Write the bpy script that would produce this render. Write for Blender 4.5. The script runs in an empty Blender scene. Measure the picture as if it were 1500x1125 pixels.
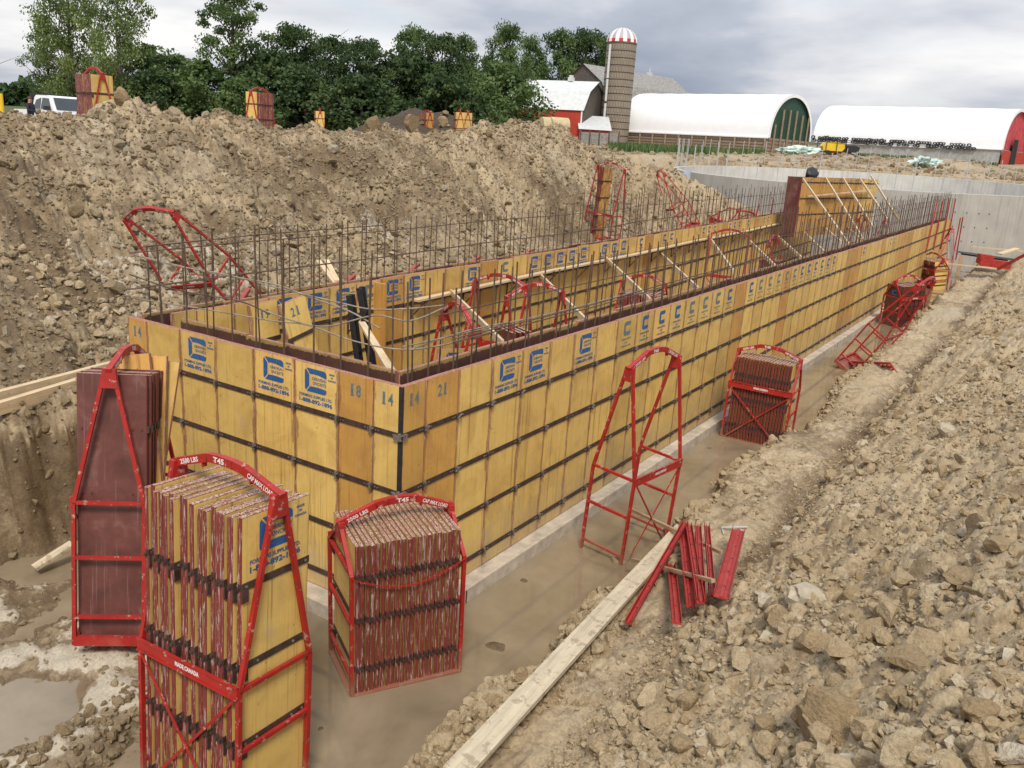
import bpy, math, random
import numpy as np
from mathutils import Vector, Matrix, Euler
random.seed(7); rng = np.random.default_rng(11)
PI = math.pi
scene = bpy.context.scene
COL = scene.collection
IN = 0.0254

# ------------------------------------------------------------------ camera geometry
F_PX = 1253.7
CYAW, CPITCH, CROLL = 0.560, 0.274, 0.062
CAM = np.array([-5.933, -4.920, 2.244])
def _cam_axes():
    cy, sy = math.cos(CYAW), math.sin(CYAW)
    f = np.array([cy*math.cos(CPITCH), sy*math.cos(CPITCH), -math.sin(CPITCH)])
    rt = np.array([sy, -cy, 0.0]); up = np.cross(rt, f)
    c, s = math.cos(CROLL), math.sin(CROLL)
    return f, c*rt + s*up, -s*rt + c*up
CF, CR, CU = _cam_axes()
def ray(px, py): return CF + CR*(px-750)/F_PX - CU*(py-562.5)/F_PX
def at_z(px, py, z): d = ray(px, py); return CAM + d*((z-CAM[2])/d[2])
def at_y(px, py, y): d = ray(px, py); return CAM + d*((y-CAM[1])/d[1])
def at_x(px, py, x): d = ray(px, py); return CAM + d*((x-CAM[0])/d[0])
def at_d(px, py, dist): return CAM + ray(px, py)*dist
def at_w(px, py, off=0.0):            # on the sloping long left wall
    d = ray(px, py); t = (WY0+off+WSL*CAM[0]-CAM[1])/(d[1]-WSL*d[0]); return CAM + d*t
def pix(P):
    d = np.asarray(P)-CAM; z = d@CF
    return 750+F_PX*(d@CR)/z, 562.5-F_PX*(d@CU)/z
WY0, WSL = 3.92, 0.055                # inner face of the long left wall: y = WY0 + WSL*x
GH = 2.2
def G(x, y): return CAM[2]-GH+0.02455*(x-CAM[0])+0.002*(y-CAM[1])   # the farmyard grade

# ------------------------------------------------------------------ materials
def lin(r, g, b):
    f = lambda c: (c/255/12.92) if c/255 <= .04045 else ((c/255+.055)/1.055)**2.4
    return (f(r), f(g), f(b))
MATS = {}
def newmat(name):
    m = bpy.data.materials.new(name); m.use_nodes = True
    nt = m.node_tree; b = nt.nodes.get('Principled BSDF'); MATS[name] = m
    return m, nt, b
def N(nt, t, **kw):
    n = nt.nodes.new(t)
    for k, v in kw.items():
        if k.startswith('i_'): n.inputs[k[2:]].default_value = v
        elif k.startswith('n_'): n.inputs[int(k[2:])].default_value = v
        else: setattr(n, k, v)
    return n
def L(nt, a, b): nt.links.new(a, b)
def ramp(nt, fac, stops, interp='LINEAR'):
    r = N(nt, 'ShaderNodeValToRGB'); r.color_ramp.interpolation = interp
    el = r.color_ramp.elements
    while len(el) > 1: el.remove(el[-1])
    el[0].position = stops[0][0]; el[0].color = (*stops[0][1], 1)
    for p, c in stops[1:]:
        e = el.new(p); e.color = (*c, 1)
    L(nt, fac, r.inputs[0]); return r.outputs[0]
def mixc(nt, fac, a, b, mode='MIX'):
    m = N(nt, 'ShaderNodeMix', data_type='RGBA', blend_type=mode)
    for s, v in ((m.inputs[0], fac), (m.inputs[6], a), (m.inputs[7], b)):
        if hasattr(v, 'is_output'): L(nt, v, s)
        elif isinstance(v, (int, float)): s.default_value = v
        else: s.default_value = (*v, 1)
    return m.outputs[2]
def math_(nt, op, a, b=None, c=None):
    m = N(nt, 'ShaderNodeMath', operation=op)
    for i, v in enumerate((a, b, c)):
        if v is None: continue
        if hasattr(v, 'is_output'): L(nt, v, m.inputs[i])
        else: m.inputs[i].default_value = v
    return m.outputs[0]
def noise(nt, vec, scale, detail=4, rough=.55, dist=0.0):
    n = N(nt, 'ShaderNodeTexNoise', i_Scale=scale, i_Detail=detail, i_Roughness=rough, i_Distortion=dist)
    if vec is not None: L(nt, vec, n.inputs['Vector'])
    return n.outputs['Fac']
def mapping(nt, vec, scale=(1, 1, 1), loc=(0, 0, 0)):
    m = N(nt, 'ShaderNodeMapping'); m.inputs['Scale'].default_value = scale; m.inputs['Location'].default_value = loc
    L(nt, vec, m.inputs['Vector']); return m.outputs[0]
def bump(nt, b, height, strength=.3, dist=.01):
    n = N(nt, 'ShaderNodeBump'); n.inputs['Strength'].default_value = strength; n.inputs['Distance'].default_value = dist
    L(nt, height, n.inputs['Height']); L(nt, n.outputs[0], b.inputs['Normal'])
def wpos(nt): return N(nt, 'ShaderNodeNewGeometry').outputs['Position']
def opos(nt): return N(nt, 'ShaderNodeTexCoord').outputs['Object']
def orand(nt): return N(nt, 'ShaderNodeObjectInfo').outputs['Random']

def simple(name, col, rough=.7, var=.25, scale=6, metal=0.0, bumpd=0.0, bscale=60, world=True, spec=None):
    m, nt, b = newmat(name)
    v = wpos(nt) if world else opos(nt)
    n1 = noise(nt, v, scale, 5, .6)
    dark = tuple(c*(1-var) for c in col); lite = tuple(min(1, c*(1+var)) for c in col)
    L(nt, ramp(nt, n1, [(.3, dark), (.7, lite)]), b.inputs['Base Color'])
    b.inputs['Roughness'].default_value = rough; b.inputs['Metallic'].default_value = metal
    if spec is not None: b.inputs['Specular IOR Level'].default_value = spec
    if bumpd: bump(nt, b, noise(nt, v, bscale, 4), .6, bumpd)
    return m

def mat_ply(name, base, orange, k_orange=.35, seams=True):
    """oiled yellow form-face plywood: object-random tint, grain, rust streaks from seams and dirt near the foot"""
    m, nt, b = newmat(name)
    o = opos(nt); w = wpos(nt); rnd = orand(nt)
    ov = N(nt, 'ShaderNodeVectorMath', operation='ADD'); L(nt, o, ov.inputs[0])
    cmb = N(nt, 'ShaderNodeCombineXYZ'); s = math_(nt, 'MULTIPLY', rnd, 37.0)
    L(nt, s, cmb.inputs[0]); L(nt, s, cmb.inputs[1]); L(nt, s, cmb.inputs[2]); L(nt, cmb.outputs[0], ov.inputs[1])
    p = ov.outputs[0]
    c = mixc(nt, math_(nt, 'MULTIPLY', rnd, k_orange), base, orange)
    grain = noise(nt, mapping(nt, p, (30, 30, 1.2)), 1.4, 5, .7)
    c = mixc(nt, .30, c, ramp(nt, grain, [(.25, tuple(v*.62 for v in base)), (.75, tuple(min(1, v*1.25) for v in base))]))
    cloud = noise(nt, p, 2.6, 5, .65, .6)
    c = mixc(nt, ramp(nt, cloud, [(.44, (0, 0, 0)), (.72, (.62, .62, .62))]), c, tuple(a*.62+.02 for a in orange))
    streak = noise(nt, mapping(nt, p, (26, 26, .55)), 1.0, 4, .6)
    c = mixc(nt, ramp(nt, streak, [(.58, (0, 0, 0)), (.70, (.55, .55, .55))]), c, (.16, .055, .02))
    haze = noise(nt, mapping(nt, p, (3.5, 3.5, 2.2), (3, 1, 8)), 1.3, 6, .7)
    c = mixc(nt, ramp(nt, haze, [(.6, (0, 0, 0)), (.74, (.5, .5, .5))]), c, (.46, .40, .33))
    spots = noise(nt, p, 34, 2, .5)
    c = mixc(nt, ramp(nt, spots, [(.70, (0, 0, 0)), (.75, (.7, .7, .7))]), c, (.10, .055, .03))
    # rust and paste along the seams, mud splash near the foot, overall tint per panel
    sp = N(nt, 'ShaderNodeSeparateXYZ'); L(nt, o, sp.inputs[0])
    ed = math_(nt, 'MINIMUM', math_(nt, 'ABSOLUTE', sp.outputs[0]), math_(nt, 'ABSOLUTE', math_(nt, 'SUBTRACT', sp.outputs[0], .6096)))
    en = noise(nt, mapping(nt, p, (8, 8, 2.2)), 1.6, 5, .7)
    es = math_(nt, 'SUBTRACT', ed, math_(nt, 'MULTIPLY', math_(nt, 'POWER', en, 3.0), .16))
    if seams: c = mixc(nt, ramp(nt, es, [(.0, (.65, .65, .65)), (.012, (0, 0, 0))]), c, (.20, .085, .045))
    mz = math_(nt, 'ADD', math_(nt, 'MULTIPLY', sp.outputs[2], -1.0), math_(nt, 'MULTIPLY', haze, 1.7))
    if seams: c = mixc(nt, ramp(nt, math_(nt, 'DIVIDE', mz, 4.0), [(.66, (0, 0, 0)), (.82, (.55, .55, .55))]), c, (.36, .28, .19))
    tn = math_(nt, 'ADD', .87, math_(nt, 'MULTIPLY', math_(nt, 'FRACT', math_(nt, 'MULTIPLY', rnd, 17.3)), .24))
    ts = N(nt, 'ShaderNodeVectorMath', operation='SCALE'); L(nt, c, ts.inputs[0]); L(nt, tn, ts.inputs['Scale']); c = ts.outputs[0]
    L(nt, c, b.inputs['Base Color'])
    b.inputs['Roughness'].default_value = .52
    bump(nt, b, grain, .25, .002)
    return m
YEL = mat_ply('yellow_plywood', (.73, .50, .150), (.66, .36, .075), .36)
ORA = mat_ply('orange_plywood', (.60, .345, .085), (.56, .25, .05), .5)
YELS = mat_ply('yellow_stacked_plywood', (.73, .50, .150), (.66, .40, .10), .25, False)
def mat_brown():
    m, nt, b = newmat('brown_contact_face')
    o = opos(nt)
    n1 = noise(nt, o, 3.2, 6, .65, .4); n2 = noise(nt, mapping(nt, o, (40, 40, 1.2)), 1, 4)
    c = ramp(nt, n1, [(.3, (.085, .030, .024)), (.55, (.15, .052, .042)), (.75, (.24, .13, .11))])
    c = mixc(nt, ramp(nt, n2, [(.6, (0, 0, 0)), (.72, (.4, .4, .4))]), c, (.30, .22, .20))
    L(nt, c, b.inputs['Base Color']); b.inputs['Roughness'].default_value = .42
    bump(nt, b, n1, .3, .003); return m
BRN = mat_brown()
def mat_brown_wall():
    m = BRN.copy(); m.name = 'brown_wall_face'; nt = m.node_tree; b = nt.nodes['Principled BSDF']; src = b.inputs['Base Color'].links[0].from_socket
    o = opos(nt); sp = N(nt, 'ShaderNodeSeparateXYZ'); L(nt, o, sp.inputs[0]); rnd = orand(nt)
    n_ = noise(nt, mapping(nt, o, (1, 1, .3)), 14, 5, .7)
    h = math_(nt, 'ADD', math_(nt, 'ADD', sp.outputs[2], math_(nt, 'MULTIPLY', n_, .10)), math_(nt, 'MULTIPLY', rnd, -.035))
    src = mixc(nt, .45, src, (.12, .075, .05))
    c = mixc(nt, ramp(nt, h, [(-.0, (0, 0, 0)), (.006, (1, 1, 1))]), src, (.46, .32, .11)); L(nt, c, b.inputs['Base Color']); return m
BRNW = mat_brown_wall()
def mat_edge(name, c0, c1, thr=.56):
    m, nt, b = newmat(name)
    o = opos(nt); rnd = orand(nt)
    cmb = N(nt, 'ShaderNodeCombineXYZ'); s = math_(nt, 'MULTIPLY', rnd, 53.0); L(nt, s, cmb.inputs[0]); L(nt, s, cmb.inputs[2])
    ov = N(nt, 'ShaderNodeVectorMath', operation='ADD'); L(nt, o, ov.inputs[0]); L(nt, cmb.outputs[0], ov.inputs[1]); p = ov.outputs[0]
    n1 = noise(nt, mapping(nt, p, (60, 60, 4)), 1.3, 5, .75, .5); n2 = noise(nt, p, 3, 3)
    n3 = noise(nt, mapping(nt, p, (9, 9, 9)), 3, 4, .7)
    c = mixc(nt, n2, c0, tuple(v*.55 for v in c0))
    c = mixc(nt, ramp(nt, n1, [(thr, (0, 0, 0)), (thr+.04, (.9, .9, .9))]), c, c1)
    c = mixc(nt, ramp(nt, n3, [(.55, (0, 0, 0)), (.68, (.6, .6, .6))]), c, tuple(v*.4 for v in c0))
    L(nt, c, b.inputs['Base Color']); b.inputs['Roughness'].default_value = .6
    bump(nt, b, n1, .5, .002); return m
EDGE = mat_edge('red_panel_edge', (.25, .042, .032), (.50, .40, .35), .555)
EDGEB = mat_edge('brown_panel_edge', (.20, .034, .026), (.34, .25, .22), .66)
EDGET = mat_edge('scraped_top_edge', (.26, .06, .04), (.60, .47, .34), .49)
EDGEP = mat_edge('pink_panel_edge', (.42, .16, .10), (.58, .38, .28), .54)
def mat_redpaint():
    m, nt, b = newmat('red_rack_paint')
    o = wpos(nt)
    n1 = noise(nt, o, 22, 6, .7); n2 = noise(nt, o, 4, 4)
    c = ramp(nt, n2, [(.3, (.31, .012, .009)), (.7, (.43, .020, .013))])
    c = mixc(nt, ramp(nt, n1, [(.57, (0, 0, 0)), (.64, (.85, .85, .85))]), c, (.11, .045, .03))
    n3 = noise(nt, mapping(nt, o, (1, 1, 1), (4, 4, 4)), 14, 5, .7)
    c = mixc(nt, ramp(nt, n3, [(.59, (0, 0, 0)), (.65, (.75, .75, .75))]), c, (.46, .37, .30))
    sp = N(nt, 'ShaderNodeSeparateXYZ'); L(nt, o, sp.inputs[0]); mz = math_(nt, 'ADD', sp.outputs[2], math_(nt, 'MULTIPLY', n2, -.6))
    c = mixc(nt, ramp(nt, math_(nt, 'ADD', mz, 2.9), [(-.0, (.75, .75, .75)), (.32, (0, 0, 0))]), c, (.24, .16, .10))
    L(nt, c, b.inputs['Base Color']); b.inputs['Roughness'].default_value = .5
    bump(nt, b, n1, .3, .002); return m
RED = mat_redpaint()
RED2 = simple('red_channel_paint', (.36, .026, .018), .5, .25, 9, bumpd=.002)
STEEL = simple('dark_rusty_bar', (.055, .032, .024), .6, .5, 14, bumpd=.002)
BOLT = simple('worn_bolt_steel', (.22, .20, .18), .45, .5, 40, metal=.4)
BLACKST = simple('black_steel', (.022, .023, .025), .5, .4, 18)
REBAR = simple('dark_rebar_steel', (.10, .062, .040), .65, .4, 5, bumpd=.001)
REBARL = simple('muddy_rebar_steel', (.27, .225, .165), .8, .35, 9, bumpd=.001)
GALV = simple('galvanised_rod', (.46, .47, .47), .5, .15, 5)
WHITE = simple('white_stencil_paint', (.72, .68, .66), .6, .12, 40)
def mat_blue():
    m, nt, b = newmat('blue_print')
    o = wpos(nt); n1 = noise(nt, o, 40, 4, .7); n2 = noise(nt, o, 6, 3)
    c = mixc(nt, ramp(nt, n1, [(.60, (0, 0, 0)), (.70, (.6, .6, .6))]), (.012, .085, .27), (.28, .30, .25))
    c = mixc(nt, math_(nt, 'MULTIPLY', n2, .2), c, (.12, .22, .33))
    L(nt, c, b.inputs['Base Color']); b.inputs['Roughness'].default_value = .6; return m
BLUE = mat_blue()
BLUEF = simple('faded_blue_print', (.115, .175, .20), .6, .3, 30)
def mat_lumber(name, c0, mud=.64):
    m, nt, b = newmat(name); o = opos(nt)
    n1 = noise(nt, mapping(nt, o, (1.2, 22, 22)), 1.5, 5, .6, .8); n2 = noise(nt, o, 5, 4); n3 = noise(nt, o, 9, 6, .7)
    c = ramp(nt, n1, [(.3, tuple(v*.72 for v in c0)), (.7, tuple(min(1, v*1.12) for v in c0))])
    c = mixc(nt, ramp(nt, n2, [(.5, (0, 0, 0)), (.75, (.35, .35, .35))]), c, tuple(v*.6 for v in c0))
    c = mixc(nt, ramp(nt, n3, [(mud, (0, 0, 0)), (mud+.05, (.7, .7, .7))]), c, (.30, .225, .15))
    L(nt, c, b.inputs['Base Color']); b.inputs['Roughness'].default_value = .75; bump(nt, b, n1, .25, .002); return m
LUM = mat_lumber('fresh_lumber', (.66, .50, .30)); LUMG = mat_lumber('weathered_plank', (.58, .485, .335), .55); LUMO = mat_lumber('old_stick', (.42, .29, .17))
FOOT = simple('muddy_footing_form', (.47, .40, .31), .85, .3, 5, bumpd=.006, bscale=40)
def mat_concrete(name, c0, streaks=.5):
    m, nt, b = newmat(name); o = wpos(nt)
    n1 = noise(nt, o, .9, 6, .6); n2 = noise(nt, mapping(nt, o, (6, 6, .25)), 1.1, 4, .6); n3 = noise(nt, o, 12, 4)
    c = ramp(nt, n1, [(.3, tuple(v*.82 for v in c0)), (.7, tuple(v*1.1 for v in c0))])
    c = mixc(nt, ramp(nt, n2, [(.52, (0, 0, 0)), (.68, (streaks, streaks, streaks))]), c, tuple(v*.55 for v in c0))
    c = mixc(nt, math_(nt, 'MULTIPLY', n3, .12), c, tuple(v*.6 for v in c0))
    L(nt, c, b.inputs['Base Color']); b.inputs['Roughness'].default_value = .85; bump(nt, b, n3, .3, .004); return m
CONC = mat_concrete('grey_tank_concrete', (.43, .41, .37), .45)
CONCL = mat_concrete('pale_tank_concrete', (.58, .56, .51), .5)

def mat_soil():
    m, nt, b = newmat('excavated_clay')
    w = wpos(nt)
    at = N(nt, 'ShaderNodeAttribute', attribute_name='damp').outputs['Fac']
    ag = N(nt, 'ShaderNodeAttribute', attribute_name='green').outputs['Fac']
    al = N(nt, 'ShaderNodeAttribute', attribute_name='chalk').outputs['Fac']
    adk = N(nt, 'ShaderNodeAttribute', attribute_name='topsoil').outputs['Fac']
    n1 = noise(nt, w, 1.1, 6, .65, .5); n2 = noise(nt, w, 7, 6, .7); n3 = noise(nt, w, 38, 5, .7); n4 = noise(nt, w, .28, 4, .6)
    dry = ramp(nt, n1, [(.28, (.36, .272, .165)), (.5, (.45, .352, .222)), (.72, (.53, .435, .29))])
    dry = mixc(nt, ramp(nt, n2, [(.48, (0, 0, 0)), (.66, (.55, .55, .55))]), dry, (.27, .195, .12))
    dry = mixc(nt, ramp(nt, n4, [(.55, (0, 0, 0)), (.7, (.4, .4, .4))]), dry, (.40, .36, .29))
    dmp = ramp(nt, n2, [(.3, (.10, .066, .036)), (.6, (.19, .132, .074)), (.8, (.27, .20, .12))])
    f = math_(nt, 'ADD', at, math_(nt, 'MULTIPLY', math_(nt, 'SUBTRACT', n2, .5), 1.1))
    f = math_(nt, 'ADD', f, math_(nt, 'MULTIPLY', math_(nt, 'SUBTRACT', n1, .5), .9))
    fc = ramp(nt, f, [(.3, (0, 0, 0)), (.72, (1, 1, 1))])
    c = mixc(nt, fc, dry, dmp)
    fl = math_(nt, 'ADD', al, math_(nt, 'MULTIPLY', math_(nt, 'SUBTRACT', n2, .5), 1.6))
    c = mixc(nt, ramp(nt, fl, [(.55, (0, 0, 0)), (.72, (.9, .9, .9))]), c, (.52, .455, .35))
    c = mixc(nt, adk, c, ramp(nt, n2, [(.3, (.045, .032, .022)), (.7, (.10, .075, .052))]))
    c = mixc(nt, ag, c, ramp(nt, n2, [(.3, (.035, .055, .015)), (.7, (.085, .12, .035))]))
    c = mixc(nt, math_(nt, 'MULTIPLY', n3, .35), c, (.30, .225, .15), 'MULTIPLY') if False else c
    spk = ramp(nt, n3, [(.32, (.72, .72, .72)), (.6, (1.06, 1.06, 1.06))])
    c = mixc(nt, 1.0, c, spk, 'MULTIPLY')
    L(nt, c, b.inputs['Base Color'])
    L(nt, ramp(nt, f, [(.3, (.95, .95, .95)), (.85, (.62, .62, .62))]), b.inputs['Roughness'])
    b.inputs['Specular IOR Level'].default_value = .3
    n5 = noise(nt, w, 90, 3, .7)
    h = math_(nt, 'ADD', n3, math_(nt, 'MULTIPLY', n5, .4)); bump(nt, b, h, .8, .012)
    return m
SOIL = mat_soil()
def mat_clod(name, k):
    m, nt, b = newmat(name); w = wpos(nt)
    rr = N(nt, 'ShaderNodeAttribute', attribute_name='tint').outputs['Fac']
    n2 = noise(nt, w, 9, 5, .7); n3 = noise(nt, w, 45, 4, .7)
    c = ramp(nt, rr, [(0, tuple(v*k for v in (.33, .24, .135))), (.35, tuple(v*k for v in (.41, .31, .185))), (.88, tuple(v*k for v in (.48, .38, .24))), (1, tuple(v*k for v in (.56, .48, .36)))])
    c = mixc(nt, ramp(nt, n2, [(.5, (0, 0, 0)), (.7, (.5, .5, .5))]), c, tuple(v*k for v in (.28, .195, .11)))
    c = mixc(nt, 1.0, c, ramp(nt, n3, [(.32, (.74, .74, .74)), (.6, (1.06, 1.06, 1.06))]), 'MULTIPLY')
    L(nt, c, b.inputs['Base Color']); b.inputs['Roughness'].default_value = .95; b.inputs['Specular IOR Level'].default_value = .2
    bump(nt, b, math_(nt, 'ADD', n3, math_(nt, 'MULTIPLY', n2, 1.5)), .9, .022); return m
CLOD = mat_clod('pale_clay_clods', 1.0); CLODD = mat_clod('brown_clay_clods', .70)
ROCK = simple('limestone_rock', (.42, .355, .255), .9, .25, 7, bumpd=.012, bscale=25)
def mat_water():
    m, nt, b = newmat('muddy_water'); w = wpos(nt)
    n1 = noise(nt, w, 1.1, 6, .6, .3); n2 = noise(nt, w, 3, 3)
    c = ramp(nt, n1, [(.34, (.19, .145, .09)), (.5, (.25, .195, .125)), (.7, (.31, .245, .165))])
    L(nt, c, b.inputs['Base Color']); b.inputs['Roughness'].default_value = .045; b.inputs['IOR'].default_value = 1.36; b.inputs['Specular IOR Level'].default_value = 1.0
    bump(nt, b, n2, .06, .003); return m
WATER = mat_water()

# ------------------------------------------------------------------ mesh helpers
class MB:
    def __init__(s): s.v = []; s.f = []; s.m = []
    def add(s, vs, fs, mi=0):
        o = len(s.v); s.v += [tuple(map(float, p)) for p in vs]; s.f += [tuple(i+o for i in f) for f in fs]; s.m += [mi]*len(fs); return s
    def box(s, x0, x1, y0, y1, z0, z1, mi=0, M=None):
        vs = [(x, y, z) for z in (z0, z1) for y in (y0, y1) for x in (x0, x1)]
        if M is not None: vs = [tuple(M @ Vector(p)) for p in vs]
        return s.add(vs, [(0, 2, 3, 1), (4, 5, 7, 6), (0, 1, 5, 4), (2, 6, 7, 3), (0, 4, 6, 2), (1, 3, 7, 5)], mi)
    def beam(s, p, q, w, h, up=(0, 0, 1), mi=0):
        p = Vector(p); q = Vector(q); d = (q-p).normalized(); u = Vector(up)
        sd = d.cross(u)
        if sd.length < 1e-4: sd = d.cross(Vector((1, 0, 0)))
        sd.normalize(); u = sd.cross(d)
        vs = [c+sd*(a*w/2)+u*(b*h/2) for c in (p, q) for a, b in ((-1, -1), (1, -1), (1, 1), (-1, 1))]
        return s.add(vs, [(0, 1, 2, 3), (7, 6, 5, 4), (0, 4, 5, 1), (1, 5, 6, 2), (2, 6, 7, 3), (3, 7, 4, 0)], mi)
    def tube(s, pts, r, n=6, mi=0, r2=None, cap=True):
        pts = [Vector(p) for p in pts]; k = len(pts); rings = []
        u0 = None
        for i, p in enumerate(pts):
            d = (pts[min(i+1, k-1)]-pts[max(i-1, 0)]).normalized()
            if u0 is None: u0 = d.orthogonal().normalized()
            u0 = (u0-d*u0.dot(d)).normalized(); w = d.cross(u0)
            rr = r if r2 is None else r+(r2-r)*i/(k-1)
            rings.append([p+(u0*math.cos(2*PI*j/n)+w*math.sin(2*PI*j/n))*rr for j in range(n)])
        vs = [v for rg in rings for v in rg]
        fs = [(i*n+j, i*n+(j+1) % n, (i+1)*n+(j+1) % n, (i+1)*n+j) for i in range(k-1) for j in range(n)]
        if cap: fs += [tuple(range(n))[::-1], tuple((k-1)*n+j for j in range(n))]
        return s.add(vs, fs, mi)
    def prism(s, prof, a, b, mi=0):      # prof: list of (u,w) closed; a,b: functions mapping (u,w)->3d start and end
        n = len(prof); vs = [a(*p) for p in prof]+[b(*p) for p in prof]
        fs = [tuple(range(n))[::-1], tuple(range(n, 2*n))]+[(i, (i+1) % n, n+(i+1) % n, n+i) for i in range(n)]
        return s.add(vs, fs, mi)
    def mesh(s, name, mats):
        me = bpy.data.meshes.new(name); me.from_pydata(s.v, [], s.f)
        if not isinstance(mats, (list, tuple)): mats = [mats]
        for m in mats: me.materials.append(m)
        if len(mats) > 1: me.polygons.foreach_set('material_index', s.m)
        me.update(); return me
    def build(s, name, mats, parent=None, smooth=False):
        me = s.mesh(name, mats); return link(name, me, parent, smooth)
def link(name, me, parent=None, smooth=False):
    o = bpy.data.objects.new(name, me); COL.objects.link(o)
    if parent is not None: o.parent = parent
    if smooth: me.polygons.foreach_set('use_smooth', [True]*len(me.polygons))
    return o
def tag(o, label=None, cat=None, group=None, kind=None):
    if label: o['label'] = label
    if cat: o['category'] = cat
    if group: o['group'] = group
    if kind: o['kind'] = kind
    return o
def empty(name, loc, rot=(0, 0, 0)):
    o = bpy.data.objects.new(name, None); COL.objects.link(o); o.location = [float(v) for v in loc]; o.rotation_euler = rot; o.empty_display_size = .2
    return o
def npmesh(name, V, Fq, mats, smooth=False, attrs=None, midx=None):
    """V (n,3), Fq (m,k) int"""
    me = bpy.data.meshes.new(name); n = len(V); m, k = Fq.shape
    me.vertices.add(n); me.vertices.foreach_set('co', np.ascontiguousarray(V, dtype=np.float32).ravel())
    me.loops.add(m*k); me.loops.foreach_set('vertex_index', np.ascontiguousarray(Fq, dtype=np.int32).ravel())
    me.polygons.add(m); me.polygons.foreach_set('loop_start', np.arange(0, m*k, k, dtype=np.int32)); me.polygons.foreach_set('loop_total', np.full(m, k, dtype=np.int32))
    for mt in (mats if isinstance(mats, (list, tuple)) else [mats]): me.materials.append(mt)
    if midx is not None: me.polygons.foreach_set('material_index', midx.astype(np.int32))
    me.polygons.foreach_set('use_smooth', np.full(m, bool(smooth)))
    for an, av in (attrs or {}).items():
        a = me.attributes.new(an, 'FLOAT', 'POINT'); a.data.foreach_set('value', np.ascontiguousarray(av, dtype=np.float32))
    me.update(calc_edges=True); me.validate(); return me

# text -> flat mesh triangles (in the x/z plane, facing -y)
_tc = {}
def text_geo(txt, size, sx=1.0, bold=.0):
    key = (txt, size, sx, bold)
    if key in _tc: return _tc[key]
    cu = bpy.data.curves.new('t', 'FONT'); cu.body = txt; cu.size = size; cu.offset = bold; cu.resolution_u = 2
    ob = bpy.data.objects.new('t', cu); COL.objects.link(ob)
    dg = bpy.context.evaluated_depsgraph_get(); dg.update()
    me = bpy.data.meshes.new_from_object(ob.evaluated_get(dg))
    vs = [(v.co.x*sx, v.co.y) for v in me.vertices]; fs = [tuple(p.vertices) for p in me.polygons]
    COL.objects.unlink(ob); bpy.data.objects.remove(ob); bpy.data.curves.remove(cu); bpy.data.meshes.remove(me)
    xs = [v[0] for v in vs] or [0]; ys = [v[1] for v in vs] or [0]
    cx, cy = (min(xs)+max(xs))/2, (min(ys)+max(ys))/2
    _tc[key] = ([(x-cx, y-cy) for x, y in vs], fs, max(xs)-min(xs), max(ys)-min(ys)); return _tc[key]
def put_text(mb, txt, size, fn, width=None, bold=.0, mi=0):
    vs, fs, w, h = text_geo(txt, size, 1.0, bold); k = (width/w) if width else 1.0
    mb.add([fn(x*k, y) for x, y in vs], fs, mi)

# ------------------------------------------------------------------ vectorised noise
def _hash(ix, iy, s):
    h = (ix.astype(np.int64)*374761393 + iy.astype(np.int64)*668265263 + s*982451653) & 0xffffffff
    h = ((h ^ (h >> 13))*1274126177) & 0xffffffff; h ^= h >> 16
    return (h & 0xffffff)/float(0xffffff)
def vnoise(x, y, s=0):
    ix = np.floor(x); iy = np.floor(y); fx = x-ix; fy = y-iy; fx = fx*fx*(3-2*fx); fy = fy*fy*(3-2*fy)
    a = _hash(ix, iy, s); b = _hash(ix+1, iy, s); c = _hash(ix, iy+1, s); d = _hash(ix+1, iy+1, s)
    return (a+(b-a)*fx)*(1-fy)+(c+(d-c)*fx)*fy-.5
def fbm(x, y, o=4, s=0, g=.5):
    t = 0; a = 1.0
    for k in range(o): t = t+a*vnoise(x*2**k+k*17.3, y*2**k-k*9.1, s+k); a *= g
    return t
def clods(x, y, size, s):
    """blocky relief: every cell has its own height and tilt, cracks between cells; about +-size/2"""
    wx = x/size+.55*vnoise(x/size*1.7, y/size*1.7, s+5); wy = y/size+.55*vnoise(x/size*1.7+31, y/size*1.7, s+6)
    ix = np.floor(wx); iy = np.floor(wy)
    f1 = np.full(x.shape, 9.0); f2 = np.full(x.shape, 9.0); hh = np.zeros(x.shape)
    for dx in (-1, 0, 1):
        for dy in (-1, 0, 1):
            cx = ix+dx; cy = iy+dy
            px = cx+_hash(cx, cy, s); py = cy+_hash(cx, cy, s+1)
            ddx = wx-px; ddy = wy-py; d = ddx*ddx+ddy*ddy
            near = d < f1
            f2 = np.where(near, f1, np.minimum(f2, d)); f1 = np.where(near, d, f1)
            r = _hash(cx, cy, s+2); tx = _hash(cx, cy, s+3)-.5; ty = _hash(cx, cy, s+4)-.5
            hv = (r**2)*.95 + (tx*ddx+ty*ddy)*1.1
            hh = np.where(near, hv, hh)
    e = np.sqrt(f2)-np.sqrt(f1)
    return size*(hh*np.clip(e*3.2, 0, 1)**.6*.6 - .14*np.exp(-e*9))
def sstep(a, b, x):
    t = np.clip((x-a)/(b-a), 0, 1); return t*t*(3-2*t)

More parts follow.
